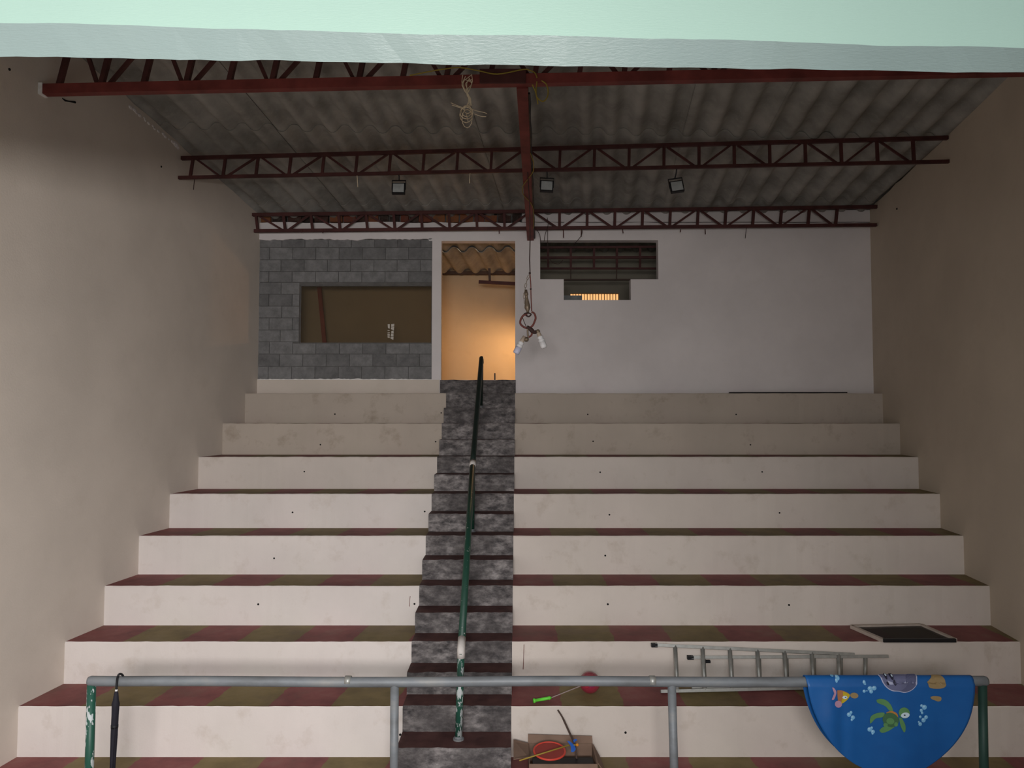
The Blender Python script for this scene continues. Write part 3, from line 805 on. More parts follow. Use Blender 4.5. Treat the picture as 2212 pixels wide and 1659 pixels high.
# ------------------------------------------------------------------ floodlights on the middle truss
def flood(px, py, tilt, lab, yaw=0):
    t = (px - 386) / (2050 - 386.0); ch = T2A + (T2B - T2A) * t
    for _ in range(4): ch = T2A + (T2B - T2A) * ((PY(px, 380, ch.y).x - T2A.x) / (T2B.x - T2A.x))
    Y = ch.y; c = PY(px, py, Y); top = ch + Vector((0, 0, -0.005))
    F = empty('floodlight', c, lab, 'floodlight', 'floodlights under the roof')
    R = Matrix.Translation(c) @ Euler((math.radians(-12), math.radians(tilt), math.radians(yaw))).to_matrix().to_4x4()
    w, h = 0.074, 0.066
    b = MB(); b.box(-w, w, -0.012, 0.030, -h, h, R); b.box(-w * 0.6, w * 0.6, 0.030, 0.055, -h * 0.6, h * 0.6, R); b.build('housing', M['black'], F)
    b = MB(); b.box(-w * 0.84, w * 0.84, -0.016, -0.011, -h * 0.80, h * 0.80, R); b.build('lens', M['lens'], F)
    for t in ((-w - 0.006, -w), (w, w + 0.006)):
        b = MB(); b.box(t[0], t[1], 0.0, 0.02, -0.01, h + 0.035, R); b.build('bracket_arm', M['black'], F)
    b = MB(); b.box(-w - 0.006, w + 0.006, 0.0, 0.02, h + 0.035, h + 0.041, R); b.build('bracket_bar', M['black'], F)
    a = R @ Vector((0, 0.01, h + 0.04))
    b = MB(); b.tube([a, (a + top) / 2 + Vector((0.004, 0, 0)), top], 0.007, 6); b.build('mounting_bolt', M['black'], F)
    b = MB(); b.lathe(R @ Vector((0, 0.05, h * 0.6)), (0, 0.1, 1), [(0, 0.02), (0.05, 0.02)], 8); b.build('cable_gland', M['black'], F)
flood(861, 407, 0, 'square floodlight hung under the middle truss left of the red beam')
flood(1181, 402, 3, 'square floodlight hung just right of the red beam')
flood(1462, 403, -8, 'tilted square floodlight hung farthest right under the middle truss')

# ------------------------------------------------------------------ hanging twin-bulb lamp
YH = 8.3
def h(px, py, dy=0.0): return PY(px, py, YH + dy)
HL = empty('hanging_lamp', h(1144, 760), 'twin white bulbs dangling on a knotted cord in front of the doorway', 'lamp')
zb_ = ba + (bb - ba) * ((YH - ba.y) / (bb.y - ba.y))
MB().tube([Vector((zb_.x + 0.01, YH, zb_.z)), h(1144, 440), h(1145, 520), h(1144, 560), h(1145, 592)], 0.006, 6).build('cord', M['cord'], HL)
MB().ball(h(1144.5, 590), 0.013, 8, 6).build('knot', M['cord'], HL)
MB().tube(spline([h(1145, 592), h(1146.5, 615), h(1147, 640), h(1148.5, 672)], 4), 0.006, 6).build('cord', M['redcord'], HL)
MB().ball(h(1146.5, 624.5), 0.011, 8, 6).build('knot', M['cord'], HL)
b = MB()
pts = [h(1143, 594), h(1139, 604), h(1136.5, 612), h(1134.5, 622), h(1133, 632), h(1132, 645), h(1132.5, 655)]
for i in range(len(pts) - 1):
    a, c = pts[i], pts[i + 1]; d_ = (c - a); q = d_.cross(Vector((0, 1, 0))).normalized() * 0.010
    if i % 2: q = Vector((0, 0.010, 0))
    b.tube([a + d_ * -0.08, a + d_ * 0.2 + q, a + d_ * 0.8 + q, a + d_ * 1.08, a + d_ * 0.8 - q, a + d_ * 0.2 - q], 0.0035, 5, closed=True)
b.build('chain', M['olivebrass'], HL)
ax = (h(1140, 672) - h(1136, 626)); L_ = ax.length
MB().lathe(h(1136, 626), ax, [(0, 0.014), (0.03, 0.017), (0.035, 0.022), (0.06, 0.022), (0.065, 0.014), (0.09, 0.016), (L_ * 0.75, 0.03), (L_ * 0.85, 0.033), (L_, 0.016), (L_ + 0.03, 0.012)], 14).build('tapered_weight', M['olivebrass'], HL, True)
loop = [h(1139, 679), h(1131, 681), h(1125, 690), h(1124, 699), h(1131, 706), h(1141, 709), h(1150, 704), h(1155, 694), h(1157, 686), h(1154, 677), h(1148, 674)]
MB().tube(spline(loop, 4), 0.011, 8).build('cable_loop', M['redcord'], HL, True)
MB().tube(spline([h(1128, 684), h(1132, 695), h(1137, 706)], 3), 0.004, 5).build('wire_tie', M['cord'], HL)
b = MB(); b.tube(spline([h(1132, 678, -.02), h(1140, 676, -.02), h(1147, 679, -.02), h(1142, 684, -.02), h(1136, 681, -.02)], 4), 0.008, 6); b.build('wire_knot', M['cord'], HL, True)
b = MB(); b.tube(spline([h(1138, 706), h(1146, 711), h(1152, 717), h(1159, 717)], 4), [0.02] * 4 + [0.024] * 4 + [0.02] * 4 + [0.016], 8); b.build('taped_joint', M['cord'], HL, True)
b = MB(); b.tube(spline([h(1140, 708), h(1140, 722), h(1142, 730)], 4), 0.010, 8); b.build('cable_drop', M['olivebrass'], HL, True)
b = MB(); b.tube(spline([h(1150, 714), h(1148, 724), h(1141, 729)], 4), 0.010, 8); b.build('cable_drop', M['redcord'], HL, True)
MB().ball(h(1137, 733), 0.028, 12, 8).build('socket_cap', M['olivebrass'], HL, True)
MB().ball(h(1162, 716), 0.024, 12, 8).build('socket_cap', M['olivebrass'], HL, True)
def cfl(a, c, par, frost):
    d_ = c - a; l = d_.length
    MB().lathe(a, d_, [(0, 0.017), (l * 0.30, 0.024), (l * 0.32, 0.026)], 14).build('socket', M['ceram'], par, True)
    MB().lathe(a + d_ * 0.31, d_, [(0, 0.022), (0.01, 0.032), (l * 0.12, 0.034), (l * 0.14, 0.027), (l * 0.17, 0.027), (l * 0.19, 0.036), (l * 0.32, 0.036), (l * 0.33, 0.03)], 16).build('bulb_base', M['white'], par, True)
    MB().lathe(a + d_ * 0.63, d_, [(0, 0.036), (l * 0.30, 0.036), (l * 0.36, 0.030), (l * 0.375, 0.012)], 16).build('bulb_glass', frost, par, True)
cfl(h(1133, 726), h(1114, 764), HL, M['cflglass'])
cfl(h(1161, 714), h(1176, 752), HL, M['white'])

# ------------------------------------------------------------------ loose cables and wires
YW = 6.32
def w_(px, py, dy=0.0): return PY(px, py, YW + dy)
WBn = empty('wire_bundle', w_(1008, 275), 'tangle of tan electrical wire dangling from the front truss', 'wire')
rr = random.Random(5)
for i in range(9):
    x0 = rr.uniform(998, 1022); b = MB()
    b.tube(spline([w_(x0, rr.uniform(158, 172), rr.uniform(-.03, .03)), w_(rr.uniform(998, 1020), 180, rr.uniform(-.03, .03)), w_(rr.uniform(1003, 1014), 196), w_(rr.uniform(1008, 1012), 204), w_(rr.uniform(1012, 1018), 216), w_(rr.uniform(1008, 1020), 228)], 4), 0.0032, 5)
    b.build('strand', M['wire'], WBn)
for i, (cx, cy, rx, ry) in enumerate(((1008, 243, 14, 14), (1008, 240, 11, 12), (1007, 248, 14, 17), (1010, 236, 8, 9), (1009, 256, 11, 20))):
    b = MB(); b.tube([w_(cx + rx * math.cos(t * .5236), cy + ry * math.sin(t * .5236), 0.02 * math.sin(t + i)) for t in range(12)], 0.0035, 5, closed=True); b.build('coil', M['wire'], WBn)
for pts in ([(974, 222), (990, 229), (1005, 234)], [(976, 227), (992, 232), (1006, 238)], [(1004, 228), (1025, 238), (1046, 243), (1052, 246)], [(1025, 246), (1038, 251), (1050, 252)], [(1007, 246), (1010, 258), (1011, 264)]):
    b = MB(); b.tube(spline([w_(*q) for q in pts], 4), 0.0032, 5); b.build('loose_end', M['wire'], WBn)
YC = empty('yellow_cable', w_(1020, 160), 'yellow cable strung through the front truss and looped right of the red beam', 'cable')
b = MB(); b.tube(spline([w_(885, 163), w_(925, 155), w_(960, 149), w_(995, 146), w_(1035, 153), w_(1075, 160), w_(1130, 150), w_(1145, 152), w_(1156, 158), w_(1160, 168)], 5), 0.0055, 6); b.build('run', M['yellow'], YC)
b = MB(); b.tube(spline([w_(1150, 183), w_(1156, 196), w_(1160, 212), w_(1162, 225)], 5), 0.0055, 6); b.build('tail', M['yellow'], YC)
b = MB(); b.tube(spline([w_(1160, 176), w_(1158, 195), w_(1160, 210), w_(1172, 219), w_(1181, 212), w_(1184, 198), w_(1180, 182), w_(1170, 174)], 5), 0.0055, 6); b.build('loop', M['yellow'], YC)
# black tube and thin yellow cable along the red beam
dirb = (bb - ba)
def beam_pt(t, dx, dz): return ba + dirb * t + Vector((dx, 0, dz))
b = MB(); b.tube([beam_pt(0.02 + 0.95 * i / 24, 0.058 + 0.004 * math.sin(i * 1.7), 0.005 + 0.006 * math.sin(i * 2.3)) for i in range(25)], 0.011, 6)
b.build('black_tube', M['black'], label='thin black tube along the right edge of the red beam', cat='cable')
b = MB(); b.tube(spline([beam_pt(0.30, 0.05, -0.012), beam_pt(0.34, 0.075, -0.02), beam_pt(0.38, 0.08, -0.014), beam_pt(0.42, 0.06, -0.012), beam_pt(0.5, -0.045, -0.012), beam_pt(0.54, -0.06, -0.012), beam_pt(0.58, -0.045, -0.012), beam_pt(0.66, 0.05, -0.012), beam_pt(0.78, 0.06, -0.012), beam_pt(0.86, 0.05, -0.012)], 4), 0.005, 6)
b.build('thin_yellow_cable', M['yellow'], label='thin yellow cable winding around the middle of the red beam', cat='cable')
for pts, Y, lab in (([(1182, 470), (1184, 486), (1178, 505), (1175, 522)], 10.6, 'dark wire hanging from the back truss beside the beam'),
                    ([(1258, 497), (1256, 508), (1247, 520), (1240, 527)], 10.6, 'curved dark wire hanging across the top of the high opening'),
                    ([(1183, 495), (1183, 525), (1185, 552), (1192, 566), (1207, 570), (1216, 562)], 10.9, 'long dark wire trailing down into the high opening'),
                    ([(1612, 492), (1611, 505), (1610, 515)], 10.6, 'short dark wire hanging alone far right under the back truss'),
                    ([(1160, 497), (1166, 508), (1168, 524)], 10.6, 'thin wire hanging at the left corner of the high opening'),
                    ([(771, 375), (772, 390), (773, 404)], 8.643, 'pale string hanging from the middle truss left of the floodlight'),
                    ([(1016, 371), (1015, 377), (1014, 385), (1014, 396)], 8.57, 'pale string hanging from the middle truss near the red beam'),
                    ([(420, 388), (419, 398), (418, 410)], 8.7, 'short string hanging at the left end of the middle truss')):
    MB().tube(spline([PY(x, y, Y) for x, y in pts], 5), 0.0045, 5).build('hanging_wire', M['wire'] if 'pale' in lab else M['cord'], label=lab, cat='wire')

# ------------------------------------------------------------------ front pipe railing
YP = 5.3
RL = empty('pipe_railing', (0.2, YP, ZW), 'grey pipe railing with one chipped green end post in front of the bleachers', 'railing')
ra, rb = PY(191, 1471, YP), PY(2132, 1471, YP); r_ = 0.034
b = MB(); b.tube([ra, ra + Vector((0.015, 0, 0)), *[ra + (rb - ra) * (i / 30.0) + Vector((0, 0, 0.004 * math.sin(i * .5) - 0.004)) for i in range(1, 30)], rb - Vector((0.015, 0, 0)), rb], [0.028] + [r_] * 31 + [0.028], 18); b.build('top_rail', M['galv'], RL, True)
for top, bot, mt in (((198, 1478), (192, 1690), M['green']), ((852.5, 1478), (851, 1690), M['galv']), ((1451, 1478), (1457, 1690), M['galv']), ((2122, 1478), (2126, 1690), M['deepgreen'])):
    a = PY(*top, YP); c = PY(*bot, YP); dd = (c - a); c = a + dd * ((ZW - a.z) / dd.z)
    b = MB(); b.tube([a, c], 0.029, 16); b.build('post', mt, RL, True)
    MB().lathe(c, (0, 0, 1), [(0, 0.06), (0.008, 0.06), (0.01, 0.034), (0.03, 0.033)], 14).build('foot_flange', M['galv'], RL)
for px in (752, 1409):
    p = PY(px, 1471, YP); b = MB(); b.tube([p + Vector((-0.02, 0, 0)), p + Vector((0.02, 0, 0))], 0.0355, 18); b.build('weld_ring', M['alu'], RL, True)

# umbrella hooked on the rail
YU = YP - 0.045
def u(px, py): return PY(px, py, YU)
UM = empty('umbrella', u(240, 1745), 'closed black umbrella hooked over the left end of the pipe railing', 'umbrella')
hk = [PY(265, 1466, YP + 0.036), PY(266, 1461, YP + 0.01), PY(262.5, 1456.5, YP - 0.02), u(257, 1457), u(253.5, 1465), u(252, 1478), u(251.5, 1490)]
MB().tube(spline(hk, 5), 0.0075, 10).build('handle', M['black'], UM, True)
a = u(251.5, 1489); ax = (u(240, 1720) - a); L_ = ax.length; ax.normalize()
MB().lathe(a, ax, [(0, 0.0085), (0.012, 0.0085)], 12).build('ferrule', M['white'], UM, True)
MB().lathe(a + ax * 0.012, ax, [(0, 0.009), (0.015, 0.014), (0.06, 0.019), (0.085, 0.026), (0.10, 0.024), (0.16, 0.0225), (0.30, 0.021), (0.45, 0.019), (L_ - 0.1, 0.015), (L_ - 0.04, 0.008)], 14).build('folded_canopy', M['umb'], UM, True)
b = MB()
for i in range(6):
    a_ = i * 1.05; q = Vector((math.cos(a_), math.sin(a_), 0)) * 0.021
    b.tube([a + ax * 0.11 + q * 1.02, a + ax * 0.30 + q * 0.99, a + ax * (L_ - 0.14) + q * 0.72], 0.0035, 5)
b.build('canopy_fold', M['umb'], UM, True)
MB().lathe(a + ax * (L_ - 0.03), ax, [(0, 0.006), (0.06, 0.004)], 8).build('tip', M['alu'], UM, True)
MB().lathe(a + ax * 0.235, ax, [(0, 0.024), (0.02, 0.024)], 12).build('strap', M['black'], UM, True)

# ------------------------------------------------------------------ blue cloth over the rail
CR = 0.612; RP = 0.039
pc0, pc1 = PY(1742, 1466, YP - 0.04), PY(2105, 1464, YP - 0.04)
CX = (pc0.x + pc1.x) / 2; CHW = (pc1.x - pc0.x) / 2
def rail_z(x): return ra.z + 0.0
def cloth(x, s_, off=0.0):
    """x: world x, s_: arc length from the rail top (front positive)"""
    q = math.pi * RP / 2
    sg = 1 if s_ >= 0 else -1; a_ = abs(s_)
    if a_ < q:
        an = a_ / RP; n = Vector((0, -sg * math.sin(an), math.cos(an)))
        return Vector((x, YP, rail_z(x))) + n * (RP + off)
    d_ = a_ - q
    wv = 0.010 * math.sin((x - CX) * 13 + 0.6) + 0.014 * math.exp(-((x - CX + 0.42) / 0.05) ** 2) - 0.010 * math.exp(-((x - CX + 0.34) / 0.035) ** 2)
    wv *= min(1.0, d_ * 5)
    return Vector((x, YP - sg * (RP + off + 0.012 * min(1, d_ * 4) + wv * 0.8 + 0.012), rail_z(x) - d_)) if sg > 0 else Vector((x, YP + RP + off + 0.01 + wv * 0.5, rail_z(x) - d_))
b = MB(); NU, NV = 64, 72
def cl(u_, v_):
    s_ = -0.52 + (CR + 0.052 + 0.52) * v_
    R2 = CR + 0.03
    k = math.sqrt(max(0.0, 1 - min(1, abs(s_ - 0.0) / (CR + 0.052)) ** 2)) if s_ > 0 else math.sqrt(max(0.0, 1 - (abs(s_) / (CR + 0.052)) ** 2))
    return cloth(CX + (u_ * 2 - 1) * CHW * max(k, 0.002), s_)
b.grid(cl, NU, NV); 
CL = b.build('cloth', M['cloth'], smooth=True, label='round blue cloth printed with a turtle and fish draped over the railing', cat='cloth')
md = CL.modifiers.new('thickness', 'SOLIDIFY'); md.thickness = 0.0025; md.offset = -1
def cpt(px, py, off=0.004):
    x = PY(px, py, YP - 0.06).x; d_ = ra.z - PY(px, py, YP - 0.06).z
    return cloth(x, max(d_, 0.0) + math.pi * RP / 2 if d_ > 0 else math.pi * RP / 2 * max(0.0, 1 + d_ / RP), off)
class PR:
    def __init__(s): s.b = MB(); s.m = []
    def idx(s, m):
        if m not in s.m: s.m.append(m)
        return s.m.index(m)
    def ell(s, cx, cy, rx, ry, m, rot=0, off=0.004, n=16):
        c, sn = math.cos(math.radians(rot)), math.sin(math.radians(rot)); P = []
        for i in range(n):
            a_ = 2 * math.pi * i / n; x, y = rx * math.cos(a_), ry * math.sin(a_)
            P.append((cx + x * c - y * sn, cy + x * sn + y * c))
        s.poly(P, m, off, (cx, cy))
    def poly(s, pts, m, off=0.004, cen=None):
        s.b.mi = s.idx(m); n = len(pts)
        cx, cy = cen or (sum(p[0] for p in pts) / n, sum(p[1] for p in pts) / n)
        K = max(1, min(6, int(max(abs(p[1] - cy) for p in pts) / 3)))
        prev = None; cv = s.b.v(cpt(cx, cy, off))
        for k in range(1, K + 1):
            R = [s.b.v(cpt(cx + (p[0] - cx) * k / K, cy + (p[1] - cy) * k / K, off)) for p in pts]
            for i in range(n):
                if prev is None: s.b.f([cv, R[i], R[(i + 1) % n]])
                else: s.b.f([prev[i], R[i], R[(i + 1) % n], prev[(i + 1) % n]])
            prev = R
    def ring(s, cx, cy, r, m, m2):
        s.ell(cx, cy, r, r, m, 0, 0.004, 10); s.ell(cx - r * .25, cy - r * .3, r * .5, r * .45, m2, 0, 0.0046, 8)
    def build(s, name): return s.b.build(name, [M[m] for m in s.m], CL, recalc=False)
def zc8(x, y): return (1720 + x / 5.53, 1440 + y / 5.53)
def blob(pr, pts, m, off=0.004):
    q = spline([Vector((*zc8(*p), 0)) for p in pts + pts[:1]], 4)[:-1]; pr.poly([(v.x, v.y) for v in q], m, off)
def E8(pr, x, y, rx, ry, m, rot=0, off=0.004):
    c = zc8(x, y); pr.ell(c[0], c[1], rx / 5.53, ry / 5.53, m, rot, off)
pr = PR()   # turtle
blob(pr, [(960, 400), (1010, 385), (1080, 405), (1130, 460), (1150, 530), (1110, 525), (1060, 470), (975, 435)], 'p_green')
blob(pr, [(880, 640), (900, 590), (970, 555), (1050, 550), (1030, 600), (950, 620), (890, 680)], 'p_green')
blob(pr, [(1215, 600), (1250, 610), (1290, 690), (1290, 760), (1270, 770), (1235, 700)], 'p_green')
blob(pr, [(990, 760), (1030, 720), (1100, 700), (1180, 690), (1130, 740), (1060, 780), (1010, 785)], 'p_green')
blob(pr, [(1070, 545), (1130, 525), (1190, 550), (1205, 600), (1150, 600), (1100, 580)], 'p_orange', 0.0046)
E8(pr, 1120, 630, 95, 85, 'p_green2', 20, 0.0052); E8(pr, 1115, 645, 45, 38, 'p_green', 0, 0.0058); E8(pr, 1060, 690, 26, 22, 'p_green', 0, 0.0058); E8(pr, 1180, 680, 22, 26, 'p_green', 0, 0.0058)
E8(pr, 1280, 545, 66, 64, 'p_green', 10, 0.0052); E8(pr, 1290, 572, 52, 32, 'p_white', -8, 0.0058); E8(pr, 1282, 570, 12, 7, 'p_black', 0, 0.0064)
pr.build('turtle_print')
pr = PR()   # fish
blob(pr, [(490, 285), (560, 290), (640, 335), (610, 390), (560, 430), (500, 420)], 'p_fish')
blob(pr, [(560, 300), (640, 335), (610, 395), (550, 440), (540, 420), (560, 360)], 'p_yel', 0.0046)
E8(pr, 582, 368, 30, 18, 'p_white', 0, 0.0052); E8(pr, 590, 367, 10, 6, 'p_black', 0, 0.0058)
E8(pr, 695, 347, 50, 34, 'p_tan', 8, 0.0046)
E8(pr, 500, 445, 48, 40, 'p_pink', 20, 0.0044)
blob(pr, [(430, 250), (450, 255), (475, 290), (475, 330), (445, 388), (418, 385), (455, 345), (462, 300)], 'p_pink')
pr.build('fish_print')
pr = PR()   # grey sea creature, cut by the rail
blob(pr, [(1015, 118), (1060, 230), (1140, 290), (1220, 298), (1300, 312), (1390, 280), (1450, 210), (1475, 118), (1240, 108)], 'p_line', 0.004)
blob(pr, [(1026, 118), (1070, 225), (1145, 280), (1225, 290), (1300, 302), (1382, 272), (1440, 205), (1462, 118), (1240, 108)], 'p_grey', 0.0065)
blob(pr, [(1250, 285), (1310, 240), (1350, 150), (1462, 125), (1440, 205), (1380, 272), (1300, 300)], 'p_grey2', 0.009)
for x, y, rx, ry in ((1096, 158, 16, 28), (1165, 158, 22, 30), (1098, 208, 13, 13), (1183, 205, 14, 20)): E8(pr, x, y, rx, ry, 'p_black', 0, 0.012)
for x, y in ((1098, 155), (1170, 160)): E8(pr, x, y, 9, 10, 'p_white', 0, 0.014)
pr.build('grey_animal_print')
pr = PR()
blob(pr, [(1580, 200), (1640, 170), (1680, 135), (1760, 140), (1800, 190), (1780, 250), (1700, 268), (1600, 255)], 'p_tan')
blob(pr, [(1605, 365), (1650, 355), (1730, 365), (1735, 405), (1700, 420), (1660, 405), (1620, 390)], 'p_tan')
pr.build('rock_print')
for x, y, r in ((515, 165, 26), (495, 190, 16), (460, 143, 22), (825, 205, 19), (885, 265, 30), (935, 260, 28), (898, 300, 24), (815, 296, 19), (848, 292, 9), (628, 570, 27), (652, 545, 18), (674, 605, 26), (660, 632, 15),
                (878, 750, 28), (902, 730, 16), (916, 778, 24), (912, 800, 13), (1530, 485, 30), (1495, 465, 18), (1490, 520, 20), (1500, 550, 16), (1548, 602, 24), (1515, 635, 28), (1475, 595, 17), (1472, 680, 24), (1455, 655, 13)):
    pr = PR(); c = zc8(x, y); pr.ring(c[0], c[1], r / 5.53, 'p_bub', 'p_bub2'); pr.build('bubble_print')

# ------------------------------------------------------------------ ladder on the tread, leaning on the next riser
def ladder():
    z0 = ZT[0]
    L = empty('ladder', PZ(1600, 1490, z0), 'two-section aluminium ladder lying on its side against the riser behind the railing', 'ladder')
    ya = DT[1] - 0.032
    A0, A1 = PY(1415, 1393.5, ya), PY(1845, 1414, ya); 
    B0 = PZ(1427, 1493.5, z0 + 0.019); B1 = PZ(1842, 1484, z0 + 0.019)
    C0, C1 = PY(1495, 1423, ya - 0.035), PY(1918, 1418, ya + 0.004)
    D0 = PZ(1497, 1489, z0 + 0.019) + Vector((0, 0.055, 0)); D1 = PZ(1915, 1482.5, z0 + 0.019) + Vector((0, 0.05, 0))
    C0.y = ya + 0.002
    for a, c in ((A0, A1), (B0, B1), (C0, C1), (D0, D1)):
        MB().bar(a, c, 0.034, 0.026, (0, 0.4, 1)).build('rail', M['alu'], L)
    for a in (A0, C0):
        d_ = Vector((1, 0, 0)); MB().bar(a - d_ * 0.035, a + d_ * 0.02, 0.04, 0.032).build('end_cap', M['black'], L)
    for px in (1458.6, 1517.6, 1576.6, 1636, 1694.6, 1753.6, 1811):
        t = (px - 1415) / 430.0; b = MB(); b.tube([A0 + (A1 - A0) * t, B0 + (B1 - B0) * ((px + 4 - 1427) / 415.0)], 0.019, 8); b.build('rung', M['alu'], L, True)
    for px in (1522, 1581, 1641, 1700, 1759, 1817, 1870):
        t = (px - 1495) / 423.0; b = MB(); b.tube([C0 + (C1 - C0) * t, D0 + (D1 - D0) * ((px + 4 - 1497) / 418.0)], 0.018, 8); b.build('rung', M['alu'], L, True)
    p = C0 + (C1 - C0) * 0.06; MB().bar(p + Vector((0, -0.02, -0.03)), p + Vector((0.06, -0.02, -0.03)), 0.03, 0.02).build('hook', M['black'], L)
    return L
ladder()

# pale frame lying on the second tread at the right
zf = ZT[1]
fr = empty('window_screen', PZ(1950, 1375, zf), 'pale wooden frame with dark mesh lying flat on the tread at the right', 'screen')
q = [Vector((v.x, v.y, zf + 0.018)) for v in (PZ(1840, 1358, zf), PZ(1990, 1355, zf), PZ(2068, 1389.5, zf), PZ(1914, 1391.5, zf))]
for v in q[:2]: v.y = min(v.y, DT[2] - 0.02)
for v in q[2:]: v.y = DT[1] - 0.015
for i, mt in ((0, M['framewood']), (1, M['framewood']), (2, M['black']), (3, M['framewood'])):
    MB().bar(q[i], q[(i + 1) % 4], 0.035, 0.03).build('frame_bar', mt, fr)
b = MB(); b.hexa([v + Vector((0, 0, -0.003)) for v in (q[3], q[2], q[1], q[0])] + [v + Vector((0, 0, 0.001)) for v in (q[3], q[2], q[1], q[0])]); b.build('mesh_panel', M['screen'], fr)

# black strip lying on the top tread
a = PY(1575, 851.5, 10.62); c = PY(1830, 853, 10.62); a.z = c.z = ZT[7] + 0.010
MB().bar(a, c, 0.02, 0.02).build('black_strip', M['black'], label='thin black strip lying on the top tread near the right wall', cat='strip')

# ------------------------------------------------------------------ toys
z0 = ZT[0]
TW = empty('toy_wand', PZ(1230, 1500, z0), 'toy wand with a lime green handle and clear red ball on the tread', 'toy')
a, c = PZ(1152, 1514, z0 + 0.02), PZ(1191, 1507, z0 + 0.03)
MB().lathe(a, c - a, [(0, 0.018), (0.012, 0.020), (0.02, 0.013), ((c - a).length * 0.85, 0.0135), ((c - a).length * 0.87, 0.017), ((c - a).length, 0.008)], 12).build('handle', M['lime'], TW, True)
bc = PZ(1274, 1474, z0 + 0.092)
MB().tube([c, c + (bc - c) * 0.82], 0.004, 6).build('rod', M['clear'], TW)
MB().ball(bc, 0.092, 24, 16).build('ball', M['redball'], TW, True)
MB().ball(bc + Vector((0.01, -0.01, -0.01)), 0.035, 10, 8, (1.3, 1, 0.9)).build('inner_light', M['blueplastic'], TW, True)
MB().ball(bc + Vector((-0.03, -0.03, -0.02)), 0.022, 10, 8).build('inner_bead', M['redplastic'], TW, True)

zb0 = ZW
BX = empty('cardboard_box', (0.4, 6.2, zb0), 'open brown cardboard box full of toys at the foot of the stair', 'box')
xa_, xb_ = PY(1143, 1640, 6.02).x, PY(1291, 1640, 6.02).x; yf, ybk = 6.02, 6.40; hb = 0.150; th = 0.006
MB().box(xa_, xb_, yf, ybk, zb0 + 0.0, zb0 + th).build('bottom', M['card'], BX)
MB().box(xa_, xb_, yf, yf + th, zb0 + th, zb0 + hb).build('side_panel', M['card'], BX)
MB().box(xa_, xb_, ybk - th, ybk, zb0 + th, zb0 + hb).build('side_panel', M['card'], BX)
MB().box(xa_, xa_ + th, yf + th, ybk - th, zb0 + th, zb0 + hb).build('side_panel', M['card'], BX)
MB().box(xb_ - th, xb_, yf + th, ybk - th, zb0 + th, zb0 + hb).build('side_panel', M['card'], BX)
zt = zb0 + hb
b = MB(); b.hexa([Vector(p) for p in ((xb_, yf + .02, zt), (xb_, ybk - .02, zt), (xb_ + th, ybk - .02, zt), (xb_ + th, yf + .02, zt), (xb_ + 0.07, yf + .02, zt - 0.10), (xb_ + 0.05, ybk - .02, zt - 0.09), (xb_ + 0.055, ybk - .02, zt - 0.09), (xb_ + 0.076, yf + .02, zt - 0.10))]); b.build('flap', M['card'], BX)
b = MB(); b.hexa([Vector(p) for p in ((xa_ - 0.12, yf + .12, zt - 0.02), (xa_, yf + .12, zt), (xa_, ybk - .01, zt), (xa_ - 0.12, ybk - .01, zt + 0.03), (xa_ - 0.12, yf + .12, zt - 0.014), (xa_, yf + .12, zt + th), (xa_, ybk - .01, zt + th), (xa_ - 0.12, ybk - .01, zt + 0.036))]); b.build('flap', M['card'], BX)
b = MB(); b.hexa([Vector(p) for p in ((xa_, ybk, zt), (xb_, ybk, zt), (xb_, ybk + th, zt), (xa_, ybk + th, zt), (xa_, ybk + .03, zt + 0.06), (xb_, ybk + .03, zt + 0.045), (xb_, ybk + .03 + th, zt + 0.045), (xa_, ybk + .03 + th, zt + 0.06))]); b.build('flap', M['card'], BX)
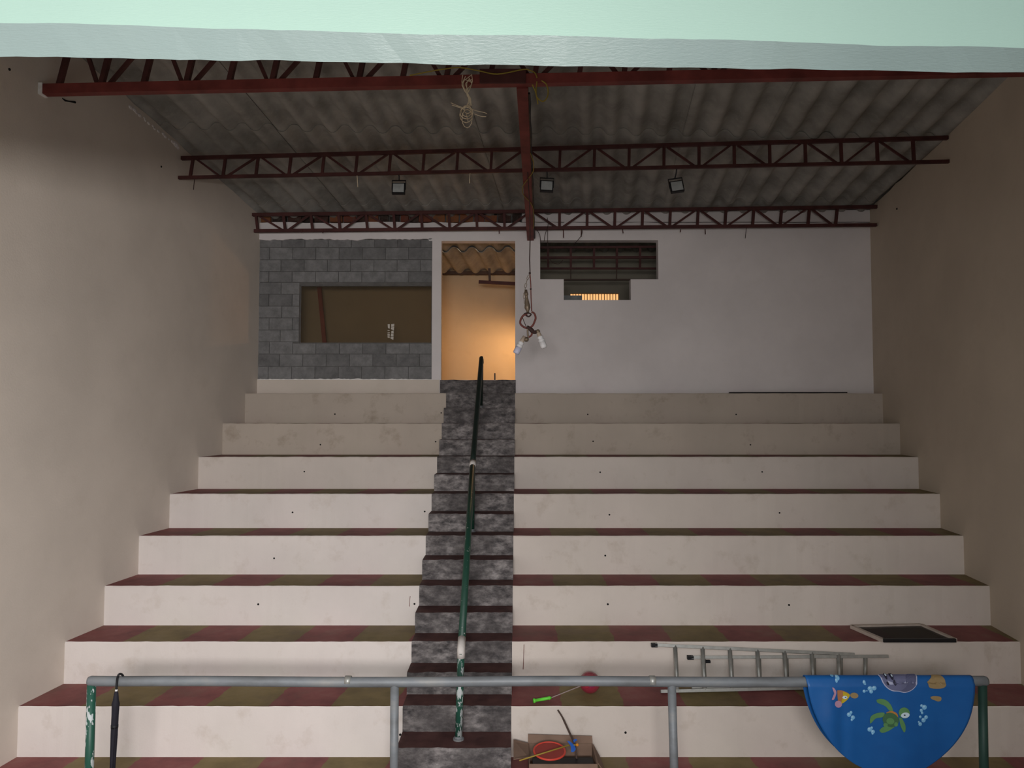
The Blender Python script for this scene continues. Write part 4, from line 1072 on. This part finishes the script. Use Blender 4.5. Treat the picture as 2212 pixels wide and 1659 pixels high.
# net on a ring
nc = PY(1187, 1622, 6.12); nx, ny = 33 * 6.12 / FPX, 0.14
tilt = 0.10
def rp(a_, k=1.0): return nc + Vector((nx * k * math.cos(a_), ny * k * math.sin(a_) * 0.9, ny * k * math.sin(a_) * tilt))
NE = empty('toy_racket', nc, 'red plastic hoop racket resting on the cardboard box', 'toy')
b = MB(); b.tube([rp(2 * math.pi * i / 32) for i in range(32)], 0.008, 8, closed=True); b.build('hoop', M['redplastic'], NE, True)
b = MB(); cen = b.v(nc); R_ = [b.v(rp(2 * math.pi * i / 32)) for i in range(32)]
for i in range(32): b.f([cen, R_[i], R_[(i + 1) % 32]])
n_ = b.build('net', M['rednet'], NE); n_.modifiers.new('thickness', 'SOLIDIFY').thickness = 0.002
PWn = empty('toy_pinwheel', PY(1235, 1607, 5.95), 'blue pinwheel on a mustard yellow stick across the cardboard box', 'toy')
sa, sb_ = PY(1122, 1643, 5.93), PY(1231, 1609, 6.05)
MB().tube([sa, sb_], 0.0055, 8).build('stick', M['mustard'], PWn, True)
hc = PY(1247, 1609, 6.02)
MB().ball(hc, 0.012, 10, 8).build('hub', M['orange'], PWn, True)
MB().tube([sb_, hc], 0.005, 6).build('axle', M['mustard'], PWn)
for pts in ([(1225, 1600), (1232, 1602), (1241, 1610), (1244, 1618), (1240, 1624), (1234, 1625), (1233, 1612)], [(1238, 1598), (1245, 1596), (1247, 1599), (1241, 1603), (1240, 1606)]):
    b = MB(); b_f = [b.v(PY(x, y, 6.03)) for x, y in pts]; b_b = [b.v(PY(x, y, 6.045)) for x, y in pts]; n = len(pts)
    b.f(b_f); b.f(b_b[::-1])
    for i in range(n): b.f([b_f[i], b_f[(i + 1) % n], b_b[(i + 1) % n], b_b[i]])
    b.build('vane', M['blueplastic'], PWn)
MB().tube(spline([PY(1205, 1534, 6.47), PY(1215, 1550, 6.42), PY(1228, 1578, 6.34), PY(1241, 1608, 6.25), PY(1246, 1640, 6.2)], 4), [0.007] * 5 + [0.0085] * 12, 7).build('wooden_stick', M['stick'], label='thin dark stick standing in the box and leaning on the white riser', cat='stick')
b = MB(); b.box(xa_ + 0.03, xb_ - 0.02, yf + 0.02, yf + 0.2, zb0 + 0.01, zb0 + 0.115)
b.build('black_tray', M['black'], label='black plastic tray inside the cardboard box', cat='tray')
